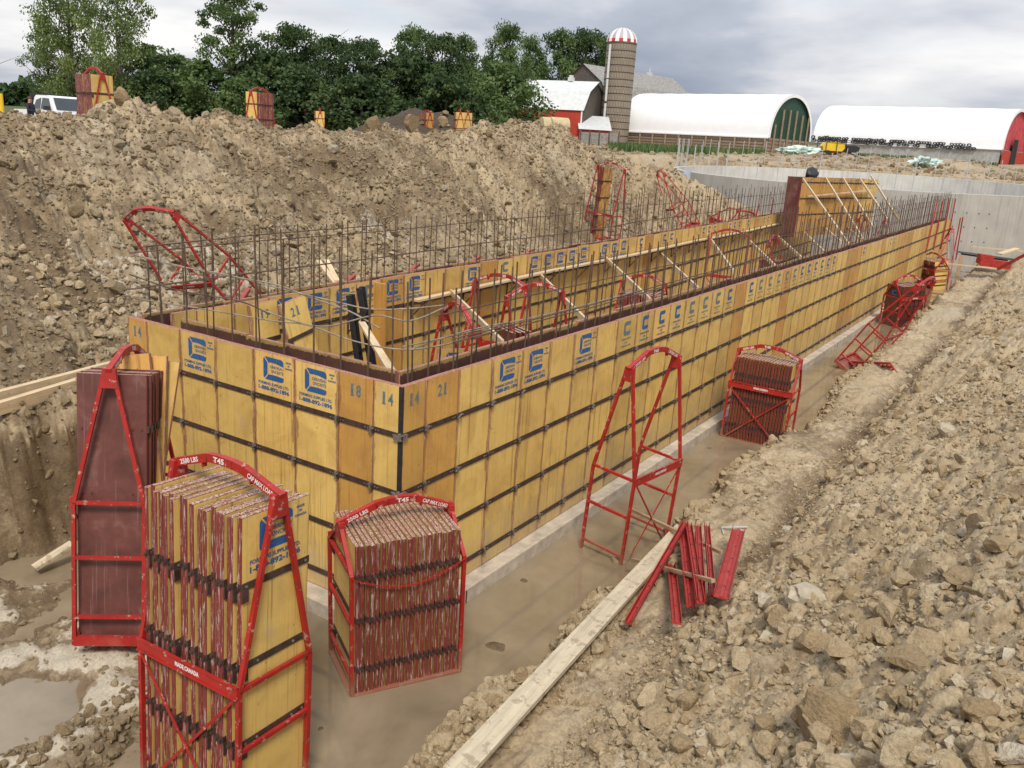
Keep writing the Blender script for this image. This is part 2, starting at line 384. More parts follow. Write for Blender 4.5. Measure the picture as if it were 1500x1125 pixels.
# ------------------------------------------------------------------ terrain
WZ = -2.585                                   # water level
SIL = [(0,155),(60,160),(110,164),(140,159),(165,151),(190,148),(215,158),(250,161),(270,160),(300,166),(330,163),(350,171),(370,181),(400,188),(420,181),(440,176),(480,179),(520,186),(560,187),(600,183),(660,186),(700,179),(740,171),(790,171),(820,179),(850,198),(880,215),(920,226),(950,233),(985,251),(1020,263),(1050,278),(1080,299),(1110,311)]
_rx = [-30, -8, -4, 0, 3, 4, 5, 6, 7, 8, 9, 10, 11, 12, 13, 14, 15, 16, 17, 18, 19, 20, 21, 22, 23, 24, 25, 26, 27, 28, 29, 30, 31, 32, 33, 34, 35, 36]
def ridge_y(x): return 12.9-.0*x - np.clip(np.asarray(x)-24, 0, None)**1.35*.22
_rz = []
for x in _rx:
    y = float(ridge_y(x)); lo, hi = -3.0, 6.0
    if x < 3: _rz.append(2.5+.1*math.sin(x)); continue
    for _ in range(40):
        mid = (lo+hi)/2; px, py = pix((x, y, mid)); tgt = np.interp(px, [a for a, b in SIL], [b for a, b in SIL])
        if py > tgt: lo = mid
        else: hi = mid
    _rz.append(mid-.17-(.20 if 15 < x < 30 else 0))
BE = [(-8, -1.55), (-2.05, -1.50), (-.68, -1.47), (.19, -1.55), (1.17, -1.37), (1.73, -1.60), (2.6, -1.62), (3.87, -1.37), (6.2, -1.18), (9, -1.54), (11.9, -1.32), (17.4, -1.39), (26.3, -1.3), (40, -1.22), (60, -1.2)]
TCX, TCY, TR = 52.9, 6.45, 12.1               # round tank
def rimz(x, y): return CAM[2]-2.3+0.02455*(x-CAM[0])+0.002*(y-CAM[1])

def Hfull(x, y, detail=True):
    x = np.asarray(x, float); y = np.asarray(y, float)
    n_lo = fbm(x*.5, y*.5, 4, 1); n_mid = fbm(x*2.1, y*2.1, 4, 9)
    # pit floor
    floor = -2.66+.115*n_mid+.06*n_lo
    lf = sstep(-1.1, -2.0, x)*sstep(.3, 1.0, y)           # muddy flat in front of the end wall
    floor = floor+lf*(.15+.15*fbm(x*1.1+3, y*1.1, 3, 33))
    floor = floor-sstep(.9, .2, np.hypot((x+2.95)/1.0, (y-1.55)/.75))*.16
    floor = floor+sstep(.55, .0, np.hypot((x+2.9), (y-.75)/.5))*.22
    # ------- left side: bank, shelf, pile
    wob = .35*fbm(x*.7, y*.7, 3, 21)
    shelf_edge = 4.45+wob*.6*(x < -.3)+np.clip(x, 0, 40)*.058+.28*(x > -.2)
    shelf = -1.15+.12*n_lo-.05*(y-5)
    prof_r = np.interp(x, _rx, _rz); ry = ridge_y(x)
    dfr = ry-y
    ragged = .5*fbm(x*.35+5, y*.35, 4, 41)*np.clip(np.abs(dfr)*.5, 0, 1)
    crestn = .22*fbm(x*1.3, y*0+4.4, 3, 47)*0
    pile = np.where(dfr > 0, prof_r-(np.sqrt(dfr*dfr+.25)-.5)*np.interp(x, [13, 19, 26], [.60, 1.35, 1.5]), prof_r-(np.sqrt(dfr*dfr+.6)-.77)*.75)+ragged*.55
    left = np.maximum(shelf, pile); k = .25
    left = np.where(np.abs(shelf-pile) < k, left+(k-np.abs(shelf-pile))**2/(4*k), left)
    gl = G(x, y)
    behind = sstep(0, 3, y-ry)*(1-sstep(26, 31, x))
    left = np.where(y > ry, np.maximum(left, np.where(x < 37, gl, gl)*behind+left*(1-behind)), left)
    # bank face into the pit, left of the wall corner
    bt = sstep(shelf_edge-.25, shelf_edge+.22, y+.10*fbm(x*3, y*3, 3, 77))
    leftz = floor*(1-bt)+left*bt
    # ------- right side: bench then slope
    be = np.interp(x, [a for a, b in BE], [b for a, b in BE])+.22*fbm(x*1.0, x*0+2, 4, 51)+.09*fbm(x*5, y*5, 3, 52)
    s = be-y                                                # distance behind the bench edge
    gully = -.16*np.exp(-((y+2.75+.15*fbm(x*.6, x*0, 3, 58))/.20)**2)*sstep(1, 4, x)
    bench = -2.12+.10*sstep(0, 1.2, s)+.20*fbm(x*.8, y*1.1, 4, 61)+gully
    sl = np.clip(-(y+2.55+.12*fbm(x*.8, y*.2, 3, 62)), 0, None)
    top = np.minimum(sl*.66, 2.6)*np.interp(x, [0, 12, 25, 40, 60], [1.0, .88, .70, .62, .6])
    hump = 1.15*sstep(-1.6, -5.2, x)*sstep(-2.2, -4.6, y)
    right = bench+top+hump+.16*fbm(x*.8, y*.8, 3, 66)*sstep(0, 1, sl)
    rb = sstep(-.04, .30, s+.05*fbm(x*6, y*6, 2, 71))
    rightz = floor*(1-rb)+right*rb
    z = np.where(y > 2.0, leftz, rightz)
    # near the tank: ground along its outer wall, inside of the tank, far yard
    dt = np.hypot(x-TCX, y-TCY)
    yard = gl+.10*fbm(x*.12, y*.12, 4, 81)+.05*n_lo
    backfill = sstep(46, 58, x)
    outside = sstep(0, 4, y-18)+sstep(0, 6, -y-8)+backfill
    outside = np.clip(outside+sstep(-22, -40, x), 0, 1)
    z = z*(1-outside)+yard*outside
    # shelf dies out behind the pile end so the tank wall shows
    z = np.where(dt < TR, -2.7, z)
    # far mounds
    def mound(cx, cy, rx, ry_, h): return h*np.exp(-(((x-cx)/rx)**2+((y-cy)/ry_)**2))*(1+.5*fbm(x*.5, y*.5, 4, 91))
    for (mx, my, rx2, ry2, hh) in MOUNDS: z = z+mound(mx, my, rx2, ry2, hh)
    if detail:
        near_r = rb*(y < 1.5)*(1-outside); near_l = bt*(y > 2)*(1-outside)
        slope_r = near_r*sstep(.0, .35, sl); bench_r = near_r*(1-sstep(.0, .35, sl))
        rug = .8+.5*fbm(x*.4, y*.4, 3, 93)
        big = clods(x, y, .34, 100); mid = clods(x, y, .13, 200); sm = clods(x, y, .055, 300)
        bigl = clods(x, y, .62, 400); midl = clods(x, y, .24, 500)
        z = z+slope_r*(big*.75+mid*1.15+sm*1.1)*rug
        z = z+bench_r*(mid*.22+sm*.45+.05*fbm(x*3, y*9, 4, 95)+.02*fbm(x*14, y*14, 3, 97))
        edge = near_r*np.exp(-((s-.18)/.16)**2)
        z = z+edge*(big*.30+mid*.6)
        z = z+near_l*(bigl*.85+midl*1.25+mid*1.0)*rug+near_l*.25*fbm(x*.9, y*.9, 4, 98)
        face = np.exp(-((y-shelf_edge)/.35)**2)*(y > 2)*(x < .2)
        z = z+face*(.45*fbm(x*2.5, y*2.5, 4, 96)+mid*.9+sm*.6)
        fl = (1-np.clip(rb*(y < 2)+bt*(y > 2), 0, 1))*(1-outside)*(dt > TR)
        z = z+fl*lf*(sm*.5+mid*.20*sstep(.2, -.3, n_mid)+.25*mid*sstep(1.4, .7, y)*sstep(-1.4, -2.2, x))
        z = z+outside*.5*(bigl*.30+midl*.3)
    return z, dict(lf=lf, rb=rb, bt=bt, s=s, sl=sl, outside=outside, dt=dt, n_lo=n_lo, n_mid=n_mid)
def yardpt(px, depth):
    """point on the yard grade seen in column px at that depth"""
    lo, hi = 0.0, 1125.0
    for _ in range(50):
        m = (lo+hi)/2; p = at_d(px, m, depth)
        if p[2] > G(p[0], p[1]): lo = m
        else: hi = m
    p = at_d(px, lo, depth); return np.array([p[0], p[1], G(p[0], p[1])])
MOUNDS = []
for (px, dep, rx2, ry2, hh) in [(1360, 78, 7, 5, .45), (1300, 84, 6, 6, .45), (1430, 78, 5, 4, .4), (1200, 82, 7, 5, .5), (620, 66, 3.6, 6.5, 2.9), (570, 60, 2.2, 3, 1.6), (740, 70, 3, 6, 1.5), (1080, 76, 12, 3, .35), (950, 60, 8, 4, .5)]:
    p = yardpt(px, dep); MOUNDS.append((p[0], p[1], rx2, ry2, hh))

def axis(segs):
    out = []
    for a, b, d in segs: out += list(np.arange(a, b, d))
    return out
def grow(a, d, k, lim):
    out = []; v = a
    while abs(v) < lim: out.append(v); v += d; d *= k
    return out
xs = sorted(set(np.round([-v for v in grow(4.2, .08, 1.12, 1500)]+axis([(-4.2, -1.2, .022), (-1.2, 3.6, .024), (3.6, 9, .034), (9, 20, .055), (20, 46, .09)])+grow(46, .15, 1.045, 1500), 4)))
ys = sorted(set(np.round([-v for v in grow(6.4, .06, 1.13, 1500)]+axis([(-6.4, -1.0, .022), (-1.0, .1, .03), (.1, 4.2, .05), (4.2, 13.6, .05), (13.6, 20, .16)])+grow(20, .2, 1.05, 1800), 4)))
X, Y = np.meshgrid(np.array(xs), np.array(ys))
Z, info = Hfull(X, Y)
nx, ny = len(xs), len(ys)
idx = np.arange(nx*ny).reshape(ny, nx)
Fq = np.stack([idx[:-1, :-1], idx[:-1, 1:], idx[1:, 1:], idx[1:, :-1]], -1).reshape(-1, 4)
damp = .28+.42*info['n_lo']+.22*info['n_mid']
damp = np.where(Y > 2, .50+.40*info['n_lo']+.30*info['n_mid'], damp)                                 # the left pile is browner
damp = damp+.30*np.exp(-((info['s']-.15)/.22)**2)*(Y < 1.5)*(info['outside'] < .5)     # wet bench edge
damp = damp+.42*np.exp(-((Y+2.72)/.24)**2)*sstep(1, 3, X)*(X < 45)
damp = np.where((Z < -2.30) & (X < 45), .80, damp)
damp = np.where((Y > 2) & (Y < 5.0) & (X < .3) & (Z < -1.30) & (Z > -2.40), .92, damp)
damp = np.where(info['outside'] > .5, .42+.4*info['n_lo'], damp)
chalk = info['lf']*np.clip((Z+2.56)*11+.35+.9*info['n_mid'], 0, 1)*(Y < 3.6)
damp = np.where((info['lf'] > .3) & (Z > -2.56), .62, damp)
chalk = np.where((Y > 2) & (Y < 9) & (X > 2) & (X < 16) & (Z > -1.4), .38+.5*info['n_lo'], chalk)
green = sstep(0, 40, Y-75)*.95
green = np.maximum(green, sstep(140, 200, X)*.9)
ga = [yardpt(880, 88), yardpt(1115, 88)]
for px, dep, r1, r2 in [(930, 90, 7, 9), (1000, 90, 7, 9), (1070, 92, 6, 8), (1280, 92, 6, 5), (1440, 84, 4, 4), (1340, 90, 6, 4)]:
    p = yardpt(px, dep); green = np.maximum(green, .95*sstep(1.1, .7, np.hypot((X-p[0])/r2, (Y-p[1])/r1)+.25*fbm(X*.4, Y*.4, 3, 5)))
tops = np.zeros_like(X)
for px, dep, r in [(620, 66, 8), (740, 70, 7), (570, 60, 3.5)]:
    p = yardpt(px, dep); tops = np.maximum(tops, sstep(1.2, .8, np.hypot(X-p[0], Y-p[1])/r))
me = npmesh('ground', np.stack([X, Y, Z], -1).reshape(-1, 3), Fq, SOIL, True, dict(damp=damp.ravel(), green=green.ravel(), chalk=chalk.ravel(), topsoil=tops.ravel()))
g = link('ground', me); tag(g, kind='structure')
wb = MB(); wb.add([(-9, -1.9, WZ), (42, -1.9, WZ), (42, .02, WZ), (-9, .02, WZ), (-9, 4.6, WZ), (-.02, 4.6, WZ), (-.02, .02, WZ)], [(0, 1, 2, 6, 3), (3, 6, 5, 4)])
tag(wb.build('water', WATER), kind='structure')
def hz(x, y): return float(Hfull(np.array([x]), np.array([y]))[0][0])

# ------------------------------------------------------------------ printed marks
def print_full(name='print', mat=BLUE, blotch=False):
    """logo, supplier line and phone number; origin = top left corner of a 0.6 m panel, facing -y"""
    mb = MB(); e = -.0025
    ox, oz, w, h = .15, -.045, .30, .245
    def P(u, v): return (ox+u*w, e, oz-h+v*h)
    def arc(cx, cy, rx, ry, a0, a1, n=5): return [(cx+rx*math.cos(a0+(a1-a0)*i/n), cy+ry*math.sin(a0+(a1-a0)*i/n)) for i in range(n+1)]
    g_ = .016
    left = [(0, .12), (0, .88)]+[(.05, .955)]+[(.22-g_, .74), (.22-g_, .26), (.05, .045)]
    top = [(.080, .99), (.25, .76), (.40, .785), (.62, .775), (.80, .74), (1, .70)]+arc(.87, .85, .13, .15, 0, PI/2)+[(.12, 1.0)]
    bot = [(.085, .01), (.12, 0)]+arc(.87, .15, .13, .15, -PI/2, 0)+[(1, .215), (.80, .24), (.62, .255), (.40, .245), (.25, .24)]
    for poly in (left, top[::-1], bot): mb.add([P(*p) for p in poly], [tuple(range(len(poly)))])
    put_text(mb, 'ORRIVEAU', .044, lambda a, b: (ox+w*.66+a, e, oz-h*.405+b), width=w*.66, bold=.0006)
    put_text(mb, 'ONCRETE', .044, lambda a, b: (ox+w*.68+a, e, oz-h*.595+b), width=w*.62, bold=.0006)
    put_text(mb, 'FORMING SUPPLIES LTD.', .042, lambda a, b: (.30+a, e, -.335+b), width=.46, bold=.0012)
    put_text(mb, '1-888-892-1896', .058, lambda a, b: (.30+a, e, -.388+b), width=.46, bold=.0022)
    for k, t in enumerate(('MADE', 'IN', 'CANADA')): put_text(mb, t, .026, lambda a, b: (.525+a, e, -.06-.032*k+b), bold=.001)
    return mb.mesh(name, mat)
def print_small(name='print', mat=BLUE):
    mb = MB(); e = -.0025; ox, oz, w, h = .20, -.05, .21, .20
    def P(u, v): return (ox+u*w, e, oz-h+v*h)
    for poly in ([(0, .15), (.0, .85), (.15, 1), (.30, .72), (.30, .28), (.15, 0)], [(.17, 1), (.32, .72), (.85, .72), (1, .80), (1, .92), (.9, 1)][::-1], [(.17, 0), (.9, 0), (1, .1), (1, .26), (.85, .28), (.32, .28)]):
        mb.add([P(*p) for p in poly], [tuple(range(len(poly)))])
    mb2 = MB()
    for k, (t, wd) in enumerate((('FORMING SUPPLIES', .30), ('LTD.', .10), ('1-888-892-1896', .30))): put_text(mb, t, .034, lambda a, b: (.305+a, e, -.30-.05*k+b), width=wd, bold=.0008)
    return mb.mesh(name, mat)
def print_num(txt, mat=BLUEF, z=-.15, x=.25, size=.17):
    mb = MB(); e = -.0025; nch = len(txt)
    for i, ch in enumerate(txt):
        cx = x+(i-(nch-1)/2)*.085
        put_text(mb, ch, size, lambda a, b: (cx+a, e, z+b), width=.030 if ch == '1' else .062, bold=.004)
        if ch == '1': mb.box(cx-.022, cx+.026, e-.0004, e, z-.062, z-.052)
    return mb.mesh('print', mat)
PRINT = print_full(); PRINTS = print_small(); PRINTF = print_full(mat=BLUEF); PRINTSF = print_small(mat=BLUEF)

# ------------------------------------------------------------------ form panels
def panel_mesh(w, h=2.438, t=.055, mats=(YEL, BRN, EDGEP), gap=.0035):
    """origin: top left corner of the yellow face, which looks along -y; body goes to +y"""
    mb = MB(); g_ = gap; c = .004
    mb.add([(g_+c, 0, -h+c), (w-g_-c, 0, -h+c), (w-g_-c, 0, -c), (g_+c, 0, -c)], [(0, 1, 2, 3)], 0)
    mb.add([(g_, t, -h), (w-g_, t, -h), (w-g_, t, 0), (g_, t, 0)], [(3, 2, 1, 0)], 1)
    o = [(g_, c, -h), (w-g_, c, -h), (w-g_, c, 0), (g_, c, 0)]; i = [(g_+c, 0, -h+c), (w-g_-c, 0, -h+c), (w-g_-c, 0, -c), (g_+c, 0, -c)]; b = [(g_, t, -h), (w-g_, t, -h), (w-g_, t, 0), (g_, t, 0)]
    for k in range(4):
        n = (k+1) % 4
        mb.add([o[k], o[n], i[n], i[k]], [(0, 1, 2, 3)], 2); mb.add([b[k], b[n], o[n], o[k]], [(0, 1, 2, 3)], 2)
    return mb.mesh('form_panel', list(mats))
_pm = {}
def pmesh(w, h, kind):
    key = (round(w, 4), round(h, 3), kind)
    if key not in _pm: _pm[key] = panel_mesh(w, h, mats=(ORA if kind == 'o' else YEL, BRNW, EDGEP))
    return _pm[key]
BARS = (-.49, -1.08, -1.68, -2.25)
def bar_row(length, z, seams, rnd, dens=True):
    mb = MB(); x = 0
    for a, b in zip(seams[:-1], seams[1:]):
        j = rnd.uniform(-.003, .003)
        mb.box(a+.012, b-.012, -.011, .002, z-.027+j, z+.027+j)
        for xx in (a+.05, a+.085, b-.05, b-.085): mb.tube([(xx, -.009, z+j), (xx, -.019, z+j)], .0085, 6, 1)
        # joint hardware: wedge and clip
        mb.box(b-.034, b+.034, -.030, -.008, z-.020, z+.016, 0)
        if rnd.random() < .75: mb.box(b-.010, b+.012, -.040, -.012, z-.040, z+.036, 1)
        if rnd.random() < .5: mb.beam((b-.03, -.036, z-.012), (b+.035, -.036, z+.020), .012, .016, (0, 1, 0), 1)
    return mb.mesh('crossbar', [STEEL, BOLT])
def wall(name, label, origin, dirx, widths, prints={}, orange=(), h=2.438, seed=1, hw=True, bars=BARS, zj=.004, cat='formwork wall'):
    """a run of form panels: local x along the run, yellow side to local -y"""
    r = random.Random(seed)
    root = empty(name, origin, (0, 0, math.atan2(dirx[1], dirx[0]))); tag(root, label, cat)
    x = 0; seams = [0]
    for i, w in enumerate(widths):
        kind = 'o' if (i in orange) else 'y'
        p = link('form_panel', pmesh(w, h, kind), root)
        p.location = (x, r.uniform(-.0025, .0025), r.uniform(-zj, zj))
        if i in prints:
            pr = prints[i]
            if isinstance(pr, str) and pr.isdigit():
                q = link('printed_number', print_num(pr, x=w*.5), p)
            else:
                q = link('printed_logo', {'F': PRINT, 'f': PRINTF, 'S': PRINTS, 's': PRINTSF}[pr], p)
                if w < .58: q.scale = (w/.6, 1, 1)
        x += w; seams.append(x)
    if hw:
        for z in bars:
            link('crossbar', bar_row(x, z, seams, r), root)
    return root, x
W24 = .6096
# right hand long wall, outer side (faces the trench)
wr = [14*IN, 21*IN]+[W24]*66
pr = {0: '14', 1: '21', 3: 'F', 4: 'F', 6: 'F', 8: 's', 9: 'S', 10: 'S', 11: 'S', 12: 's', 13: 's', 14: 's', 15: 'S', 17: 'S', 18: 's', 19: 's', 20: 's', 21: 's', 22: 's', 23: 'S', 24: 'S', 25: 'S', 26: 'S', 27: 'S', 28: 'S', 34: 'S', 41: 's', 42: 's', 47: 's', 52: 's', 60: 's', 64: 's'}
w1, len1 = wall('formwork_wall', 'long yellow outer form wall standing along the muddy water, with four dark bars and blue logos', (0, 0, 0), (1, 0), wr, pr, orange=(0, 1, 16, 21, 31, 32, 33, 39, 44, 45, 46, 47, 48, 53, 54), seed=3)
ca = MB(); ca.box(-.009, .018, -.010, -.003, -2.44, .0); ca.box(-.010, -.003, -.003, .03, -2.44, .0)
for z in BARS:
    ca.box(-.03, .06, -.034, -.012, z-.025, z+.02, 1); ca.box(-.034, -.012, -.03, .07, z-.035, z+.015, 1)
ca.build('corner_angle', [BLACKST, BOLT], w1)
# end wall, outer side (faces the camera)
we = [14*IN, W24, W24, W24, W24, W24, 18*IN, 14*IN]
YE = sum(we)
w3, _ = wall('formwork_wall', 'short yellow outer end wall with stencilled 14 at both its ends and three large blue logos', (0, YE, 0), (0, -1), we, {0: '14', 2: 'F', 4: 'F', 5: 'F', 6: '18', 7: '14'}, orange=(0, 6), seed=5)
# inner faces
x1 = .39; y1 = .36
w2, _ = wall('formwork_wall', 'inner form wall behind the row of rebar on the trench side, its brown face to the rebar', (.395+67*.6096, y1+.055, .0), (-1, 0), [W24]*67, {}, orange=(3, 9, 17), seed=8, hw=False, zj=.016)
w4, _ = wall('formwork_wall', 'inner end form with brown and yellow top edge behind the end wall rebar', (x1+.055, y1+.06, .0), (0, 1), [14*IN, W24, W24, W24, W24, W24*.9], {}, seed=9, hw=True, zj=.01)
dl = Vector((1, WSL, 0)).normalized()
p5 = {3: 'F', 4: 'F', 5: 'F', 6: 's', 7: 'F', 8: 'F', 11: 'F', 13: 's', 15: 'F', 16: 'F', 17: 'F', 18: 'F', 19: 'F', 21: 'F', 22: 'F', 23: 'F', 25: 'S', 28: 'S', 29: 'S', 34: 'S', 35: 'S', 36: 's', 39: 'S', 40: 'S', 41: 'S', 43: 'S', 47: 'S', 48: 'S', 53: 'S'}
w5, _ = wall('formwork_wall', 'long yellow inner form wall of the far side with a board ledge and blue logos along its top', (.42, WY0+WSL*.42, .02), dl, [14*IN]+[W24]*64, p5, orange=(7, 12, 26, 38, 45), seed=12, zj=.012)
w6, _ = wall('formwork_wall', 'outer form wall of the far side beside the foot of the big clay pile', (39.8, WY0+WSL*39.8+.36, .0), -dl, [W24]*65, {}, seed=14, hw=False, zj=.02)
# bit of ply filling the far left corner
fil = MB(); fil.box(.0, .055, YE+.002, YE+.06, -2.44, -.002); fil.box(.001, .30, YE+.02, YE+.07, -2.44, -.004)
fil.build('corner_filler', [ORA], w3)
# timber edge of the footing
fo = MB(); fo.box(-.22, 41.4, -.215, -.17, -2.66, -2.43)
for k in range(9): xx = .9+k*4.3; fo.box(xx, xx+.012, -.222, -.212, -2.68, -2.435, 1)
fr = fo.build('footing_board', [FOOT, BLACKST]); tag(fr, 'muddy footing edge board at the water along the base of the long form wall', 'board')
fo = MB(); fo.box(-.26, -.215, -.215, 4.5, -2.66, -2.43)
tag(fo.build('footing_board', [FOOT]), 'pale footing edge board at the base of the short end wall', 'board')
fs = MB(); fs.box(-.215, 41.4, -.17, .5, -2.68, -2.447); fs.box(-.215, .5, .5, 4.6, -2.68, -2.447); fs.box(.5, 40, 4.0, 6.6, -2.68, -2.55)
tag(fs.build('footing_slab', [FOOT]), 'grey wet footing slab under the form walls', 'footing')

# ------------------------------------------------------------------ rebar
RG = 'vertical rebar standing in the form walls'
rb_mesh = []
for hh in (.95, 1.15, 1.28, .82):
    mb = MB(); n = 7; mb.tube([(0, 0, -.9), (0, 0, hh)], .0095, 6); rb_mesh.append(mb.mesh('rebar', REBAR))
bars = []
rr = random.Random(22)
def hsel(x): return rr.choice([0, 0, 0, 3]) if x < 12 else rr.choice([1, 1, 2, 0])
x = .16
while x < 41.3:
    for yy in (.115, .275): bars.append((x+rr.uniform(-.05, .05), yy+rr.uniform(-.015, .015), hsel(x), 'near'))
    x += .36
x = .3
while x < 39.5:
    for k, yo in enumerate((.11, .25)): bars.append((x+rr.uniform(-.06, .06), WY0+WSL*x+yo, hsel(x), 'far'))
    x += .43
y = .5
while y < 4.0:
    bars.append((.12+rr.uniform(-.01, .01), y+rr.uniform(-.04, .04), rr.choice([0, 2, 0]), 'end'))
    if rr.random() < .7: bars.append((.28, y+.15+rr.uniform(-.04, .04), rr.choice([0, 1]), 'end'))
    y += .40
bars.sort(key=lambda b: (b[0]-CAM[0])**2+(b[1]-CAM[1])**2)
RL = dict(near='vertical rusty rebar standing in the long trench-side form wall', far='vertical rusty rebar standing in the far-side form wall below the clay pile', end='vertical rusty rebar standing in the short end wall')
RGG = dict(near='vertical rebar of the trench-side wall', far='vertical rebar of the far-side wall', end='vertical rebar of the end wall')
rest = MB()
for k, (x, y, hsl, side) in enumerate(bars):
    tl = (rr.gauss(0, .014), rr.gauss(0, .014))
    if k < 290:
        o = link('rebar', rb_mesh[hsl]); o.location = (x, y, 0); o.rotation_euler = (tl[0], tl[1], 0); tag(o, RL[side], 'rebar', RGG[side])
    else:
        hh = (.95, 1.15, 1.28, .82)[hsl]; rest.tube([(x, y, -.6), (x+tl[1]*hh, y-tl[0]*hh, hh)], .009, 5)
tag(rest.build('distant_rebar', [REBAR]), 'dense far vertical rebar towards the concrete tank', 'rebar', kind='stuff')
def hbar(pts, label, mat=REBAR, r=.0085, name='horizontal_rebar', group=None):
    mb = MB(); mb.tube(pts, r, 6); o = mb.build(name, [mat], smooth=True); tag(o, label, 'rebar', group); return o
for yy, z0, z1, lb in ((.09, .27, .40, 'lowest straight rebar tied along the trench-side wall'), (.105, .30, .44, 'doubled straight rebar tied just above the lowest of the trench-side wall'), (.29, .52, .72, 'middle straight rebar tied along the trench-side wall'), (.09, .84, .98, 'topmost straight rebar near the far end of the trench-side wall')):
    xa = .9 if z0 < .8 else 15
    pts = [(x_, yy+.012*math.sin(x_*1.3), z0+(z1-z0)*min(1, max(0, (x_-6)/12))+.012*math.sin(x_*.7+z0*9)) for x_ in np.arange(xa, 41.2, 1.5)]
    hbar(pts, lb)
for yo, z0, lb in ((.09, .78, 'upper straight rebar tied along the far-side wall'), (.10, .36, 'lower straight rebar tied along the far-side wall'), (.27, .33, 'inner low rebar tied along the far-side wall')):
    pts = [(x_, WY0+WSL*x_+yo, z0+.01*math.sin(x_)+(.06 if x_ > 15 else 0)) for x_ in np.arange(-.05, 38, 1.6)]
    hbar(pts, lb)
for k, (P_, lb, mt) in enumerate((
    ([(190, 371, 4.3), (250, 388, 3.6), (330, 402, 2.6), (420, 425, 1.7), (500, 444, .9), (545, 453, .45), (600, 452, 0), (650, 447, -.3)], 'long muddy loose rebar crossing the end wall, uppermost', REBARL),
    ([(200, 374, 4.2), (300, 398, 3.0), (400, 416, 2.0), (455, 436, 1.4), (510, 455, .9), (556, 481, .5)], 'muddy loose rebar drooping over the end wall with its tip by the black forms', REBARL),
    ([(196, 437, 4.3), (300, 453, 3.0), (400, 470, 1.9), (450, 476, 1.4), (520, 500, .8), (590, 512, .2), (650, 505, -.1), (720, 488, -.3)], 'muddy loose rebar curving over the near corner', REBARL),
    ([(205, 362, 4.2), (300, 352, 4.3), (400, 342, 4.4), (560, 330, 4.6)], 'dark rebar above the far left corner', REBAR),
    ([(230, 345, 3.9), (300, 402, 2.8), (398, 410, 2.0), (420, 430, 1.8)], None, REBAR),
    ([(190, 402, 4.3), (260, 425, 3.4), (350, 441, 2.4), (395, 460, 2.0)], 'lower dark loose rebar beside the far left corner', REBAR),
    ([(380, 452, 2.0), (430, 470, 1.5), (480, 478, 1.1), (550, 462, .6), (600, 470, .2), (650, 451, -.1)], 'bent muddy rebar hanging in a loop above the leaning panels', REBARL),
    ([(590, 508, .2), (680, 488, .0), (760, 470, -.1), (900, 437, 0)], 'muddy rebar laid along the trench-side wall near its corner', REBARL),
    ([(600, 512, .2), (690, 483, .0), (800, 461, 0), (940, 425, 0)], 'second muddy rebar laid along the trench-side wall', REBARL))):
    if lb is None: continue
    pts = []
    for px, py, c in P_:
        if c >= 3.9 and px >= 300: p = at_y(px, py, c)
        else: p = at_x(px, py, .14) if c > .35 else at_y(px, py, .16)
        pts.append(p)
    # smooth
    q = []
    for i in range(len(pts)-1):
        for t in np.linspace(0, 1, 5, endpoint=False):
            p0 = pts[max(i-1, 0)]; p1 = pts[i]; p2 = pts[i+1]; p3 = pts[min(i+2, len(pts)-1)]
            q.append(.5*((2*p1)+(-p0+p2)*t+(2*p0-5*p1+4*p2-p3)*t*t+(-p0+3*p1-3*p2+p3)*t**3))
    q.append(pts[-1]); hbar(q, lb, mt, .0085, 'loose_rebar')

